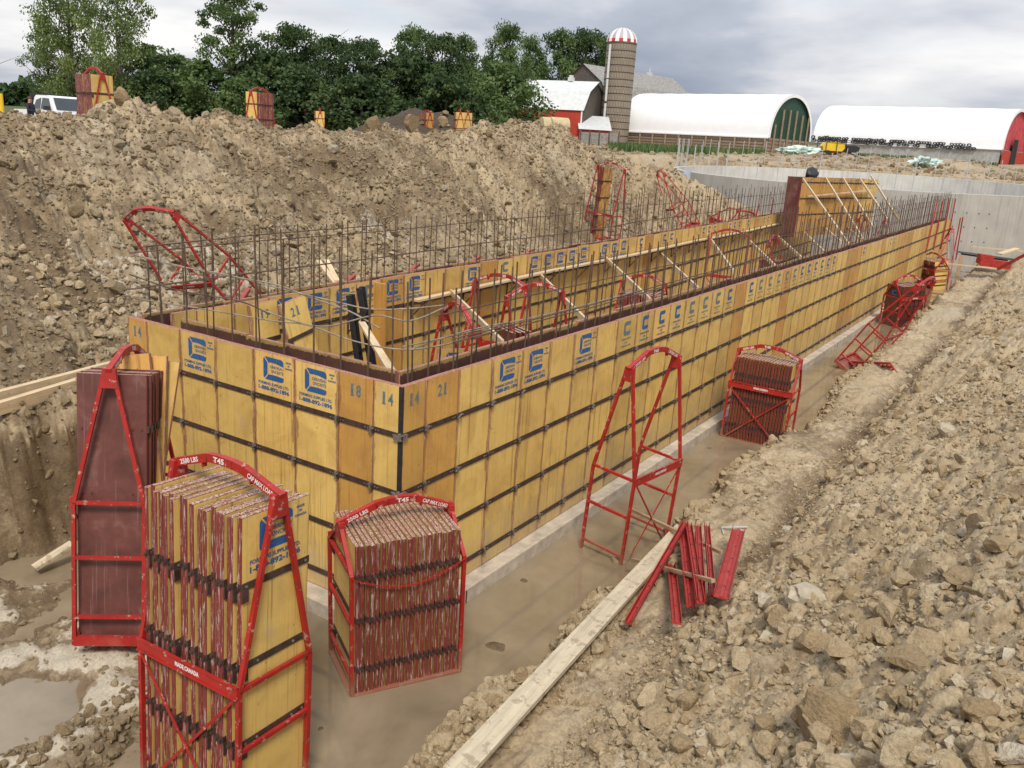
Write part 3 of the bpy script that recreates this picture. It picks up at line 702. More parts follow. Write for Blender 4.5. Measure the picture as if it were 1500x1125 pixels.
# ------------------------------------------------------------------ steel racks
def rack(label, loc, rot, Ln=1.08, Wd=.64, hb=1.28, ha=2.5, dp=.17, text=True, chain=False, mat=RED, group='red steel form racks', detail=True):
    """lifting rack: floor frame, bent legs meeting at a gusset on each end, arched lifting bar, side rail with X bracing"""
    root = empty('form_rack', loc, rot); tag(root, label, 'rack', group)
    tb = .034
    X2, Y2 = Ln/2, Wd/2
    m = MB()
    for sy in (-1, 1): m.beam((-X2, sy*Y2, .045), (X2, sy*Y2, .045), .05, .09)
    for sx in (-1, 1): m.beam((sx*X2, -Y2, .045), (sx*X2, Y2, .045), .05, .086)
    m.box(-X2, X2, -Y2, Y2, .012, .022); m.build('base_frame', mat, root)
    for sx in (-1, 1):
        for sy in (-1, 1):
            m = MB(); m.beam((sx*X2, sy*Y2, .03), (sx*X2, sy*Y2, hb), tb, tb)
            m.beam((sx*X2, sy*Y2, hb-.01), (sx*X2, sy*.045, ha-.05), tb, tb, (1, 0, 0)); m.build('leg', mat, root)
    zs = (.27, .62*hb, hb) if hb > .9 else (.25, hb)
    for sx in (-1, 1):
        for z in zs:
            m = MB(); m.beam((sx*X2, -Y2, z), (sx*X2, Y2, z), .028, .032); m.build('rung', mat, root)
    for sx in (-1, 1):
        m = MB(); a = (sx*(X2+.022)); b = sx*(X2-.03)
        m.prism([(-.075, ha-.16), (.075, ha-.16), (.055, ha+.01), (-.055, ha+.01)], lambda u, v: (a, u, v), lambda u, v: (b, u, v)); m.build('gusset', mat, root)
    prof = [(-X2-.02, ha), (-.17*Ln, ha+dp*.93), (-.05*Ln, ha+dp), (.08*Ln, ha+dp*.97), (.19*Ln, ha+dp*.86), (X2+.02, ha)]
    m = MB()
    for (a, za), (b, zb) in zip(prof[:-1], prof[1:]):
        m.beam((a-.004, 0, za-.02), (b+.004, 0, zb-.02), .052, .062, (0, 0, 1))
    for xx in (-.22*Ln, .25*Ln): m.beam((xx, 0, np.interp(xx, [p[0] for p in prof], [p[1] for p in prof])-.045), (xx, 0, np.interp(xx, [p[0] for p in prof], [p[1] for p in prof])-.085), .04, .012)
    arch = m.build('lifting_arch', mat, root)
    if text:
        m = MB()
        def along(x0, z0, x1, z1, s):
            d = Vector((x1-x0, z1-z0)).normalized()
            cx, cz = (x0+x1)/2, (z0+z1)/2
            if s < 0: return lambda a, b: (cx+d.x*a-d.y*b, -.0285, cz-.02+d.y*a+d.x*b)
            return lambda a, b: (cx-d.x*a-d.y*b, .0285, cz-.02-d.y*a+d.x*b)
        seg = lambda i: (prof[i][0], prof[i][1], prof[i+1][0], prof[i+1][1])
        for s in (-1, 1):
            i1, i2 = (0, 4) if s < 0 else (4, 0)
            put_text(m, '2500 LBS', .05, along(*seg(i1), s), width=.20, bold=.0015)
            put_text(m, 'T4S' if False else 'T45', .055, along(prof[1][0], prof[1][1]+.004, prof[3][0], prof[3][1]+.004, s), width=.11, bold=.002)
            put_text(m, 'CAP MAX LOAD', .05, along(*seg(i2), s), width=.26, bold=.0015)
        m.build('stencil_text', WHITE, arch)
    m = MB(); m.box(-X2-.01, X2+.01, -Y2-.026, -Y2-.014, hb-.055, hb+.045); m.box(-X2-.01, X2+.01, -Y2-.036, -Y2-.0265, hb+.035, hb+.045); m.box(-X2-.01, X2+.01, -Y2-.036, -Y2-.0265, hb-.055, hb-.045)
    rail = m.build('side_rail', mat, root)
    if text:
        m = MB(); put_text(m, 'MADE CANADA', .045, lambda a, b: (a+.02, -Y2-.0375 if False else -Y2-.0275, hb-.005+b), width=.25, bold=.0025); m.build('stencil_text', WHITE, rail)
    for s in (-1, 1):
        m = MB(); m.beam((-s*X2*.97, -Y2-.02+s*.006, .06), (s*X2*.97, -Y2-.02+s*.006, hb-.05), .022, .008, (0, 1, 0)); m.build('cross_brace', mat, root)
    if chain:
        m = MB(); n = 46
        pts = [Vector((X2-(2*X2)*i/n, Y2+.025, hb-.02-.16*math.sin(PI*i/n))) for i in range(n+1)]
        for i in range(n):
            a, b = pts[i], pts[i+1]; up = (0, 1, 0) if i % 2 else (0, 0, 1)
            m.beam(a-(b-a)*.12, b+(b-a)*.12, .012 if i % 2 else .006, .006 if i % 2 else .012, (0, 0, 1))
        m.build('chain', mat, root)
    return root
_sp = {}
def stack_panel_mesh(w, h, t, face='y', bars=(.45, 1.0, 1.55, 2.1), edge=EDGE, wide=True):
    """panel in a rack: faces +x (yellow) and -x (brown), origin = bottom centre"""
    key = (w, h, t, face, bars, edge.name)
    if key in _sp: return _sp[key]
    mb = MB(); W = w/2; c = .004
    mb.box(-t/2+.001, t/2-.001, -W, W, 0, h, 2); mb.m[-5] = 3
    fm = {'y': (0, 1), 'b': (1, 1), 'o': (0, 1)}[face]
    mb.add([(t/2, -W+c, c), (t/2, W-c, c), (t/2, W-c, h-c), (t/2, -W+c, h-c)], [(0, 1, 2, 3)], fm[0])
    mb.add([(-t/2, -W+c, c), (-t/2, W-c, c), (-t/2, W-c, h-c), (-t/2, -W+c, h-c)], [(3, 2, 1, 0)], fm[1])
    me1 = mb.mesh('stacked_panel', [ORA if face == 'o' else YELS, BRN, edge, EDGET])
    mb = MB()
    if face != 'b':
        for z in (0.0,):
            mb.box(t/2, t/2+.008, -W-.004, W+.004, z-.026, z+.026, 0)
            mb.box(t/2+.004, t/2+.016, -W-.004, -W+.05, z-.11, z-.02, 0)
            for s in (-1, 1):
                mb.box(-t/2+.010, t/2-.004, s*W-.004, s*W+.013, z-.020, z+.020, 0)
                mb.box(-t/2-.001, t/2-.016, s*W-.012, s*W+.020, z-.030, z-.008, 0)
                for d in (.035, .14): mb.tube([(t/2+.007, s*(W-d), z), (t/2+.015, s*(W-d), z)], .011, 6, 1)
    else:
        for z in (0.0,):
            for s in (-1, 1):
                mb.box(-t/2+.006, t/2-.006, s*W-.004, s*W+.016, z-.03, z+.03, 0)
                for d in (.04, .12): mb.tube([(t/2, s*(W-d), z), (t/2+.010, s*(W-d), z)], .010, 8, 1)
    me2 = mb.mesh('tie_bar', [STEEL, BOLT if face != 'b' else EDGEB])
    _sp[key] = (me1, me2); return _sp[key]
LOGO_RX = Matrix.Rotation(PI/2, 4, 'Z')
def fill(root, label, group, n, w=.60, h=2.43, t=.046, face='y', x0=-.5, x1=.5, bars=(.38, .95, 1.5, 2.0), edge=EDGE, jit=.012, zj=.008, lean=0, print_=None, endlabel=None, bars_from_top=None, detail=True):
    r = random.Random(len(label)*7+n); rot = root.rotation_euler.copy(); MW = Matrix.LocRotScale(root.location, rot, None)
    if bars_from_top: bars = tuple(sorted(h-b for b in bars_from_top if b < h-.05))
    for i in range(n):
        f = (i+.5)/n; x = x0+(x1-x0)*f; last = i == n-1
        me1, me2 = stack_panel_mesh(w, h, t, face, bars, edge)
        o = link('stacked_form_panel', me1)
        tr = Matrix.Translation((x, r.uniform(-jit, jit), .03+r.uniform(-zj, zj))) @ Euler((r.gauss(0, .002), lean+r.gauss(0, .0012), r.gauss(0, .004))).to_matrix().to_4x4()
        Mx = MW @ tr; o.matrix_world = Mx; o.location = Mx.to_translation(); o.rotation_euler = Mx.to_euler()
        tag(o, (endlabel if (last and endlabel) else label), 'form panel', group if not (last and endlabel) else None)
        if detail or last:
            for zb_ in bars:
                if zb_ < h-.1: link('tie_bar', me2, o).location = (0, 0, zb_)
        if last and print_:
            q = link('printed_logo', print_, o); q.location = (t/2, -w/2, h); q.rotation_euler = (0, 0, PI/2)
DG = '#'
TB = (.49, 1.08, 1.68, 2.25)
# 1 front, 2 brown, 3 short with chain, 4 empty, 5 beside the trench ...
r1 = rack('tall red rack nearest the viewer, full of yellow faced panels with scraped edges', (-2.391, -.333, -2.695), (-.051, -.009, -1.543), 1.03, .659, 1.259, 2.58, .131)
fill(r1, 'panel with a scraped red and white edge packed in the front tall rack', 'panels packed in the front tall rack', 19, .61, 2.44, .040, 'y', -.50, .49, print_=PRINT, jit=.024, zj=.018, bars_from_top=TB, endlabel='yellow panel with blue logo, foremost in the front tall rack')
r2 = rack('tall red rack by the dug bank, full of brown faced panels', (-1.629, 1.997, -2.438), (-.016, -.147, -2.448), 1.10, .60, 1.327, 2.521, .159)
fill(r2, 'dark brown panel packed in the tall rack by the dug bank', 'panels packed in the rack by the bank', 9, .59, 2.44, .04, 'b', -.05, .47, edge=EDGEB, jit=.012, bars_from_top=TB, endlabel='wide brown panel with a yellow worn top, front of the rack by the bank')
r3 = rack('short red rack with a chain across its front, in the water at the wall corner', (-.389, -.312, -2.645), (-.04, .022, 2.6), 1.036, .734, 1.30, 1.638, .157, chain=True)
fill(r3, 'short red edged panel packed in the rack with the chain', 'short panels packed in the chained rack', 21, .70, 1.53, .034, 'y', -.49, .49, jit=.006, zj=.006, bars_from_top=(.30, .72, 1.22), endlabel='short panel showing its yellow side in the rack with the chain')
r4 = rack('tall empty red rack standing in the water in front of the long wall', (3.373, -.916, -2.737), (.064, -.001, -.145), 1.038, .60, 1.276, 2.591, .168)
r5 = rack('short red rack full of red edged panels further along the trench', (8.792, -.916, -2.674), (-.02, .014, -1.524), 1.088, .63, 1.074, 1.635, .149)
fill(r5, 'red edged panel packed in the short rack in the trench', 'panels packed in the short trench rack', 19, .60, 1.53, .036, 'y', -.49, .49, jit=.006, edge=EDGEB, bars_from_top=(.3, .72, 1.22))
r6 = rack('red rack of panels with a small blue letter C beneath the leaning rack', (23.351, -.956, -2.85), (.023, -.032, -.574), 1.073, .675, 1.209, 1.704, .178)
fill(r6, 'red edged panel packed in the rack beneath the leaning one', 'panels packed in the rack beneath the leaning one', 17, .64, 1.55, .04, 'y', -.49, .49, edge=EDGEB, bars_from_top=(.2, .62, 1.05, 1.4))
me_c = print_small(); q = link('printed_logo', me_c, r6); q.location = (-.53, .26, 1.47); q.rotation_euler = (0, 0, -PI/2); q.scale = (1.0, 1, .8)
r7 = rack('red rack of panels farthest along the trench near the tank', (34.084, -.414, -2.874), (.095, .015, -2.289), 1.09, .713, 1.141, 1.60, .175)
fill(r7, 'brown edged panel packed in the farthest trench rack', 'panels packed in the farthest trench rack', 15, .66, 1.45, .045, 'y', -.49, .49, edge=EDGEB, bars_from_top=(.2, .6, 1.0), print_=PRINTS)
rack('empty red rack lying on the clay pile behind the far left corner', (4.161, 7.244, -1.113), (.685, -.189, -1.44), 1.069, .633, 1.238, 2.508, .154)
rack('empty red rack tilted on the pile slope next to the tank', (28.844, 8.559, -.774), (.584, -.089, -2.487), 1.08, .692, 1.114, 2.598, .17)
rack('empty red rack fallen slantwise out of the water onto the next rack', (16.059, -1.029, -2.556), (.547, -.035, -.18), 1.091, .536, 1.264, 2.667, .17)
rack('thin empty red rack leaning over the farthest trench rack', (37.2, -.35, -2.9), (-.10, -.36, -2.825), 1.086, .585, 1.196, 2.60, .17)
r8 = rack('tall red rack on the pile foot holding one narrow orange panel', (22.623, 9.515, -.981), (-.013, .061, -1.696), 1.177, .664, .942, 2.594, .178)
fill(r8, 'narrow orange panel standing in the rack on the pile foot', 'narrow orange panels on the pile foot', 3, .60, 2.55, .05, 'o', -.30, -.10, edge=EDGEB, bars_from_top=TB)
r8.children
# inside the enclosure
ia = rack('red rack inside the forms whose arch rises over a panel with a logo', (3.807, 1.97, -2.605), (-.082, -.03, 1.025), 1.087, .635, 1.325, 2.458, .218)
ib = rack('tall red rack inside the forms, backmost of the three near ones', (6.534, 3.268, -2.628), (.014, .001, 1.618), 1.076, .64, 1.3, 2.492, .165)
ic = rack('red rack inside the forms with slanting brown panels', (6.037, 2.169, -2.607), (-.008, .035, 2.714), 1.085, .64, 1.3, 2.513, .176)
fill(ic, 'brown panel slanting in the rack inside the forms', 'brown panels slanting inside the forms', 4, .60, 1.95, .045, 'b', .02, .42, edge=EDGEB, lean=.10, bars=(.5, 1.2))
id_ = rack('low red rack of panels inside the forms', (12.644, 3.162, -2.61), (-.018, .042, 1.623), 1.085, .64, 1.28, 1.90, .179)
fill(id_, 'red edged panel packed in the low rack inside the forms', 'panels packed in the low inner rack', 16, .62, 1.62, .045, 'y', -.5, .5, edge=EDGE, bars=(.4, 1.0))
rack('tall slim red rack standing midway inside the forms', (18.89, 3.515, -2.552), (.002, -.043, 1.894), 1.109, .64, 1.3, 2.568, .189, text=False)
if_ = rack('red rack beside dark panels midway inside the forms', (20.26, 2.499, -2.614), (.003, .03, -3.062), 1.081, .64, 1.3, 2.506, .176, text=False)
fill(if_, 'dark brown panel in the middle rack inside the forms', 'dark panels in the middle inner rack', 5, .6, 1.9, .05, 'b', -.4, .1, edge=EDGEB, lean=.05, bars=(.5, 1.2))
rack('red rack near the far end inside the forms, left of two', (36.5, 3.2, -2.622), (.004, .034, 3.043), 1.081, .64, 1.3, 2.498, .164, text=False)
rack('red rack near the far end inside the forms, right of two', (37.6, 2.359, -2.622), (.01, .062, -3.091), 1.082, .64, 1.3, 2.498, .162, text=False)
rack('red rack lying on its side at the right foot of the pile', (30.5, 7.9, -.75), (1.1, .25, -.5), 1.08, .64, 1.2, 1.7, .17, text=False)
def yard_rack(px, py, depth, ang, side, lab, n, grp, face='y', h=2.43, Hh=2.67, frac=1.0):
    p = at_d(px, py, depth); q_ = ray(px, py); fh = Vector((q_[0], q_[1], 0)).normalized(); rh = Vector((fh.y, -fh.x, 0))
    nrm = -fh*math.cos(ang)+rh*side*math.sin(ang)
    rt = rack(lab, (p[0], p[1], p[2]-Hh), (0, 0, math.atan2(nrm.y, nrm.x)), 1.06, .64, 1.28, 2.5, .17, text=False)
    if n: fill(rt, grp[:-1] if False else 'panel packed in the '+grp, 'panels packed in the '+grp, n, .60, h, .95/n, face, -.5*frac, .5*frac, edge=EDGE, bars_from_top=TB)
    return rt
yard_rack(136, 98, 23.5, math.radians(24), 1, 'red rack of brown and yellow panels behind the pile beside the white pickup', 14, 'rack beside the white pickup')
yard_rack(380, 128, 36, math.radians(42), -1, 'red rack of yellow panels behind the pile, in front of the dark trees', 14, 'rack in front of the dark trees')
yard_rack(468, 158.5, 60, math.radians(5), 1, 'distant red rack with only its arch showing over the pile', 4, 'distant rack left of the soil heap')
yard_rack(625, 161, 62, math.radians(30), 1, 'distant red rack of orange panels before the dark soil heap', 8, 'distant rack before the dark soil heap', 'o')
yard_rack(673, 160, 60, math.radians(10), 1, 'distant red rack of yellow panels, left of two side by side', 8, 'left rack of the distant pair')
yard_rack(684, 161, 61, math.radians(10), 1, 'distant red rack of yellow panels, right of two side by side', 8, 'right rack of the distant pair')

# ------------------------------------------------------------------ leaning things inside the enclosure
def leaning_panel(px0, py0, px1, py1, plane_y, w, h, tilt, label, kind='y', pr=None, lean=.10):
    """top left and top right corner pixels on a plane, hanging down"""
    a = at_y(px0, py0, plane_y); b = at_y(px1, py1, plane_y); d = b-a
    o = link('loose_form_panel', pmesh(w, h, kind)); o.location = a
    o.rotation_euler = (-lean, -math.atan2(d[2], math.hypot(d[0], d[1])) , math.atan2(d[1], d[0])); tag(o, label, 'form panel')
    if pr:
        q = link('printed_number' if pr.isdigit() else 'printed_logo', print_num(pr, x=w/2) if pr.isdigit() else PRINT, o)
        if not pr.isdigit() and w < .59: q.scale = (w/.6, 1, 1)
    m = MB()
    for z in BARS[:3]:
        if -z < h: m.box(.0, w, -.012, .001, z-.026, z+.026); m.box(.0, .06, -.02, -.012, z-.09, z-.02)
    link('crossbar', m.mesh('crossbar', STEEL), o); return o
leaning_panel(365, 448, 405, 439, 3.55, .46, 2.4, 0, 'upright loose yellow panel stencilled 19 leaning inside the far left corner', 'y', '19', .05)
leaning_panel(409, 448, 441, 434, 3.35, .46, 2.4, 0, 'tilted loose yellow panel stencilled 21 leaning on the far inner wall', 'y', '21', .10)
p = at_y(645, 512, 2.0); o = leaning_panel(645, 512, 733, 510, 1.75, .61, 1.53, 0, 'loose yellow panel with a blue logo standing in the inner rack', 'y', 'F', .02)
p = at_d(688, 511, 8.9)
for k, (px, py) in enumerate(((513, 432), (528, 421))):
    a = at_y(px, py, 3.3-.12*k); m = MB()
    for s in (0, 1): m.box(-.055+s*.10, -.045+s*.10+.012, -.04, .04, -2.45, 0)
    m.box(-.05, .06, .02, .03, -2.45, 0)
    for z in (-.35, -.8, -1.3): m.tube([(.0, -.03, z), (.0, .02, z)], .028, 8)
    o = m.build('corner_form', BLACKST); o.location = a; o.rotation_euler = (-.12, -.06-.05*k, .3); tag(o, ('left' if k == 0 else 'right')+' one of two black steel corner forms leaning on the inner wall', 'corner form', 'black corner forms')
def plank(a, b, w, t, label, mat=LUM, up=(0, 0, 1), name='lumber_brace', cat='lumber', group=None):
    a = Vector(a); b = Vector(b); d = b-a; Ln = d.length; d.normalize(); u = Vector(up); sd = d.cross(u).normalized(); u = sd.cross(d)
    m = MB(); c = min(w, t)*.06
    m.box(0, Ln, -w/2, w/2, -t/2, t/2); o = m.build(name, mat)
    R = Matrix((d, -sd, u)).transposed(); o.location = a; o.rotation_euler = R.to_euler(); tag(o, label, cat, group); return o
for k, (s, e) in enumerate((((660, 427), (736, 503)), ((790, 402), (862, 474)), ((887, 378), (952, 440)), ((968, 372), (1023, 424)), ((1037, 345), (1074, 398)), ((1090, 345), (1135, 390)), ((1138, 345), (1176, 380)), ((1170, 333), (1209, 371)), ((1200, 327), (1232, 355)), ((1232, 325), (1262, 352)))):
    a = at_w(*s, -.06); b = at_y(*e, y1+.12); plank(a, b, .038, .085, ('%s slanting lumber brace between the inner walls from the near end' % ['first', 'second', 'third', 'fourth', 'fifth', 'sixth', 'seventh', 'eighth', 'ninth', 'tenth'][k]), group='slanting braces between the inner walls')
plank(at_y(530, 473, 3.0), at_y(574, 545, .55+.3), .09, .038, 'pale board slanting from the black corner forms to the near corner')
for k, (x0, x1_) in enumerate(((5.2, 10.2), (10.1, 15.1), (15.0, 20), (19.9, 25.5), (25.4, 31))):
    z0 = -.40; plank((x0, WY0+WSL*x0-.13, z0+.03*(k % 2)), (x1_, WY0+WSL*x1_-.13, z0+.03*((k+1) % 2)), .14, .038, '%s ledge board along the far inner wall from the near end' % ['first', 'second', 'third', 'fourth', 'fifth'][k], name='ledge_board', group='ledge boards on the far inner wall')
for k in range(17):
    x = 3.6+k*1.62; m = MB(); m.beam((0, 0, 0), (0, -.26, 0), .02, .035); m.beam((0, -.25, 0), (0, .0, -.28), .014, .02); m.beam((0, -.005, .02), (0, -.005, -.3), .02, .02, (0, 1, 0))
    o = m.build('scaffold_bracket', STEEL); o.location = (x, WY0+WSL*x-.02, -.44); o.rotation_euler = (0, 0, math.atan(WSL)); tag(o, 'dark steel bracket under the ledge boards on the far inner wall', 'bracket', 'brackets on the far inner wall')
# red aligner posts
for k, (t0, b0) in enumerate((((1054, 309), (1046, 345)), ((1085, 304), (1076, 338)), ((1112, 299), (1103, 330)), ((1133, 292), (1127, 325)))):
    a = at_w(*t0, .36); b = at_w(*b0, .36); m = MB(); m.beam(b-(a-b)*1.2, a, .07, .045, (0, 1, 0)); tag(m.build('form_aligner', RED2), '%s of four red posts standing above the far-side wall, from the left' % ['first', 'second', 'third', 'last'][k], 'post', 'red posts above the far-side wall')
for k, (t0, b0) in enumerate((((1372.5, 297), (1357, 367)), ((1381, 294), (1367, 366)), ((1392, 292), (1378, 365)), ((1400, 291), (1387, 357)), ((1409, 289), (1396, 354)))):
    a = at_y(*t0, -.05); b = at_y(*b0, -.05); m = MB(); m.beam(b, a, .075, .05, (0, 1, 0)); tag(m.build('form_aligner', RED2), '%s from the left of five tall red posts at the tank end' % ['first', 'second', 'third', 'fourth', 'last'][k], 'post', 'red posts on the tank end of the long wall')
for k, (t0, b0) in enumerate((((1407, 319), (1395, 381)), ((1410.5, 318), (1400, 380)))):
    a = at_y(*t0, -.35); b = at_y(*b0, -.35); m = MB(); m.beam(b, a, .075, .05, (0, 1, 0)); tag(m.build('form_aligner', RED2), '%s of two low red posts against the tank wall corner' % ['left', 'right'][k], 'post', 'low red posts at the tank corner')
for k, (a_, b_) in enumerate((((503, 418), (519, 404)), ((597, 401), (613, 387)), ((690, 385), (703, 376)), ((765, 374), (781, 366)), ((891, 358), (905, 347)), ((934, 351), (949, 342)), ((980, 345), (994, 338)), ((352, 441), (364, 424)))):
    a = at_w(*a_, .42); b = at_w(b_[0], b_[1], .75); m = MB(); m.beam(a-(b-a)*.8, b, .06, .05); tag(m.build('diagonal_brace', RED2), 'red diagonal brace end poking up behind the far-side wall', 'brace', 'red braces behind the far-side wall')
# tall braced form section at the far end
A = at_d(1176, 258, 34.5)*np.array([1, 1, 0]); B = at_d(1288, 257, 40.3)*np.array([1, 1, 0]); dd = Vector(B-A).normalized(); LnT = (Vector(B)-Vector(A)).length
wt, _ = wall('formwork_wall', 'tall braced orange form section rising above the far-side wall near the tank', (A[0], A[1], 1.62), dd, [LnT/14]*14, {1: 's', 5: 's', 6: 's', 8: 's', 9: 's', 10: 's', 12: 'S'}, orange=range(0, 11), h=2.4, seed=31, bars=(-.20, -.85, -1.5), zj=.01)
m = MB(); m.box(-.02, .0, .03, .62, -2.4, 0); m.box(-.06, -.02, .0, .10, -2.4, .0, 1); m.box(.0, LnT, .56, .62, -2.4, -.01); m.build('end_stack', [BRN, EDGEB], wt)
m = MB()
nrm = Vector((dd.y, -dd.x, 0))
def on_t(px, py, off=.04):
    o_ = Vector((A[0], A[1], 0))+nrm*off; d = Vector(ray(px, py)); t = (o_-Vector(CAM)).dot(nrm)/d.dot(nrm); return Vector(CAM)+d*t
for k, (s, e) in enumerate((((1176, 262), (1243, 358)), ((1209, 260), (1265, 352)), ((1235, 261), (1280, 335)), ((1259, 261), (1300, 322)), ((1276, 258), (1316, 322)))):
    plank(on_t(*s), at_y(*e, y1+.15), .045, .09, '%s long lumber brace of the tall orange section, from the left' % ['first', 'second', 'third', 'fourth', 'last'][k], group='long braces of the tall section')
plank(on_t(1185, 287.5, .16), on_t(1276, 279, .16), .13, .045, 'pale ledge board across the tall orange form section', name='ledge_board')
# black bag on the tall section
import bmesh
def blob(name, mat, loc, sc, seed, sub=3, amp=.25, freq=2.0, rot=0, flat=0, smooth=True):
    bm = bmesh.new(); bmesh.ops.create_icosphere(bm, subdivisions=sub, radius=1); r = np.random.default_rng(seed)
    P_ = np.array([v.co[:] for v in bm.verts]); off = r.uniform(0, 50, 3)
    nn = fbm(P_[:, 0]*freq+off[0], P_[:, 1]*freq+P_[:, 2]*freq*.7+off[1], 4, seed % 50)+fbm(P_[:, 2]*freq+off[2], P_[:, 0]*freq*.6+off[0], 3, seed % 40)*.7
    pl_ = r.normal(size=(flat, 3)) if flat else np.zeros((0, 3))
    P_ = P_*(1+amp*nn)[:, None]
    for q in pl_:
        q = q/np.linalg.norm(q); lim = r.uniform(.45, .8); dq = P_@q; P_ = P_-np.outer(np.clip(dq-lim, 0, None), q)
    for v, p_ in zip(bm.verts, P_): v.co = p_*np.array(sc)
    me = bpy.data.meshes.new(name); bm.to_mesh(me); bm.free(); me.materials.append(mat)
    o = link(name, me, None, smooth); o.location = [float(c) for c in loc]; o.rotation_euler = (0, 0, rot); return o
p = on_t(1187, 258, -.2); tag(blob('bag', BLACKST, (p[0], p[1], 1.62+.18), (.42, .25, .26), 5, 3, .35, 2.2, flat=4), 'black bag lying on top of the tall orange form section', 'bag')

# ------------------------------------------------------------------ the round tank
def ring_mesh(r0, r1, zt_fn, zb, n=160, mats=(CONC, CONCL)):
    V = []; Fc = []; mi = []
    for i in range(n):
        a = 2*PI*i/n; c, s = math.cos(a), math.sin(a)
        for r_ in (r1, r0):
            x_, y_ = TCX+r_*c, TCY+r_*s; V += [(x_, y_, zb), (x_, y_, zt_fn(x_, y_))]
    for i in range(n):
        j = (i+1) % n; a = 4*i; b = 4*j
        Fc += [(a, b, b+1, a+1), (a+3, b+3, b+2, a+2), (a+1, b+1, b+3, a+3)]; mi += [0, 1, 1]
    me = npmesh('tank_wall', np.array(V), np.array(Fc), list(mats), False, midx=np.array(mi)); return me
tank = empty('round_concrete_tank', (0, 0, 0)); tag(tank, 'large round open concrete tank under construction behind the form walls', 'tank')
link('tank_wall', ring_mesh(TR-.28, TR, rimz, -2.8), tank)
m = MB(); m.add([(TCX+(TR-.1)*math.cos(2*PI*i/60), TCY+(TR-.1)*math.sin(2*PI*i/60), -2.62) for i in range(60)], [tuple(range(60))]); m.build('tank_floor', [CONC], tank)
rgm = MB(); rgm.tube([(0, 0, -.3), (0, 0, 1.85)], .018, 6); rodm = rgm.mesh('rod', GALV)
rr = random.Random(4); kk = 0
for i in range(66):
    a = 2*PI*i/66+rr.uniform(-.02, .02); x_, y_ = TCX+(TR-.14)*math.cos(a), TCY+(TR-.14)*math.sin(a)
    if pix((x_, y_, 1.5))[0] > 1560: continue
    nearside = (x_-TCX)*CF[0]+(y_-TCY)*CF[1] < 0
    o = link('steel_rod', rodm); o.location = (x_, y_, rimz(x_, y_)); o.scale = (1, 1, rr.choice([1, .8, 1.02, .65])); o.rotation_euler = (rr.gauss(0, .02), rr.gauss(0, .02), 0)
    tag(o, 'thin pale steel rod on the '+('near' if nearside else 'far')+' rim of the round tank', 'rod', 'rods on the %s tank rim' % ('near' if nearside else 'far'))
# tie holes on the near wall
m = MB()
for i in range(-14, 15):
    a0 = PI+i*.05
    for z in (.25, -.45, -1.15, -1.8):
        a = a0+rr.uniform(-.004, .004); x_, y_ = TCX+(TR+.004)*math.cos(a), TCY+(TR+.004)*math.sin(a); n_ = Vector((math.cos(a), math.sin(a), 0))
        m.tube([Vector((x_, y_, z)), Vector((x_, y_, z))+n_*.012], .03, 6)
m.build('tie_hole', [BLACKST], tank)
m = MB()
for i in range(-13, 14, 1):
    a = PI+i*.0505; n_ = Vector((math.cos(a), math.sin(a), 0)); t_ = Vector((-n_.y, n_.x, 0)); p = Vector((TCX, TCY, 0))+n_*(TR+.001)
    m.beam((p.x, p.y, -2.6), (p.x, p.y, rimz(p.x, p.y)-.01), .012, .006, n_)
m.build('form_joint', [CONC], tank)
for k, (px, py) in enumerate(((1405, 388), (1387, 393))):
    p = at_x(px, py, 40.3); plank((p[0], p[1], p[2]-.5), (p[0]+.25, p[1], p[2]+.45), .18, .04, ('left' if k else 'right')+' short board leaning on the tank foot', mat=LUMO, up=(1, 0, 0), name='short_board')

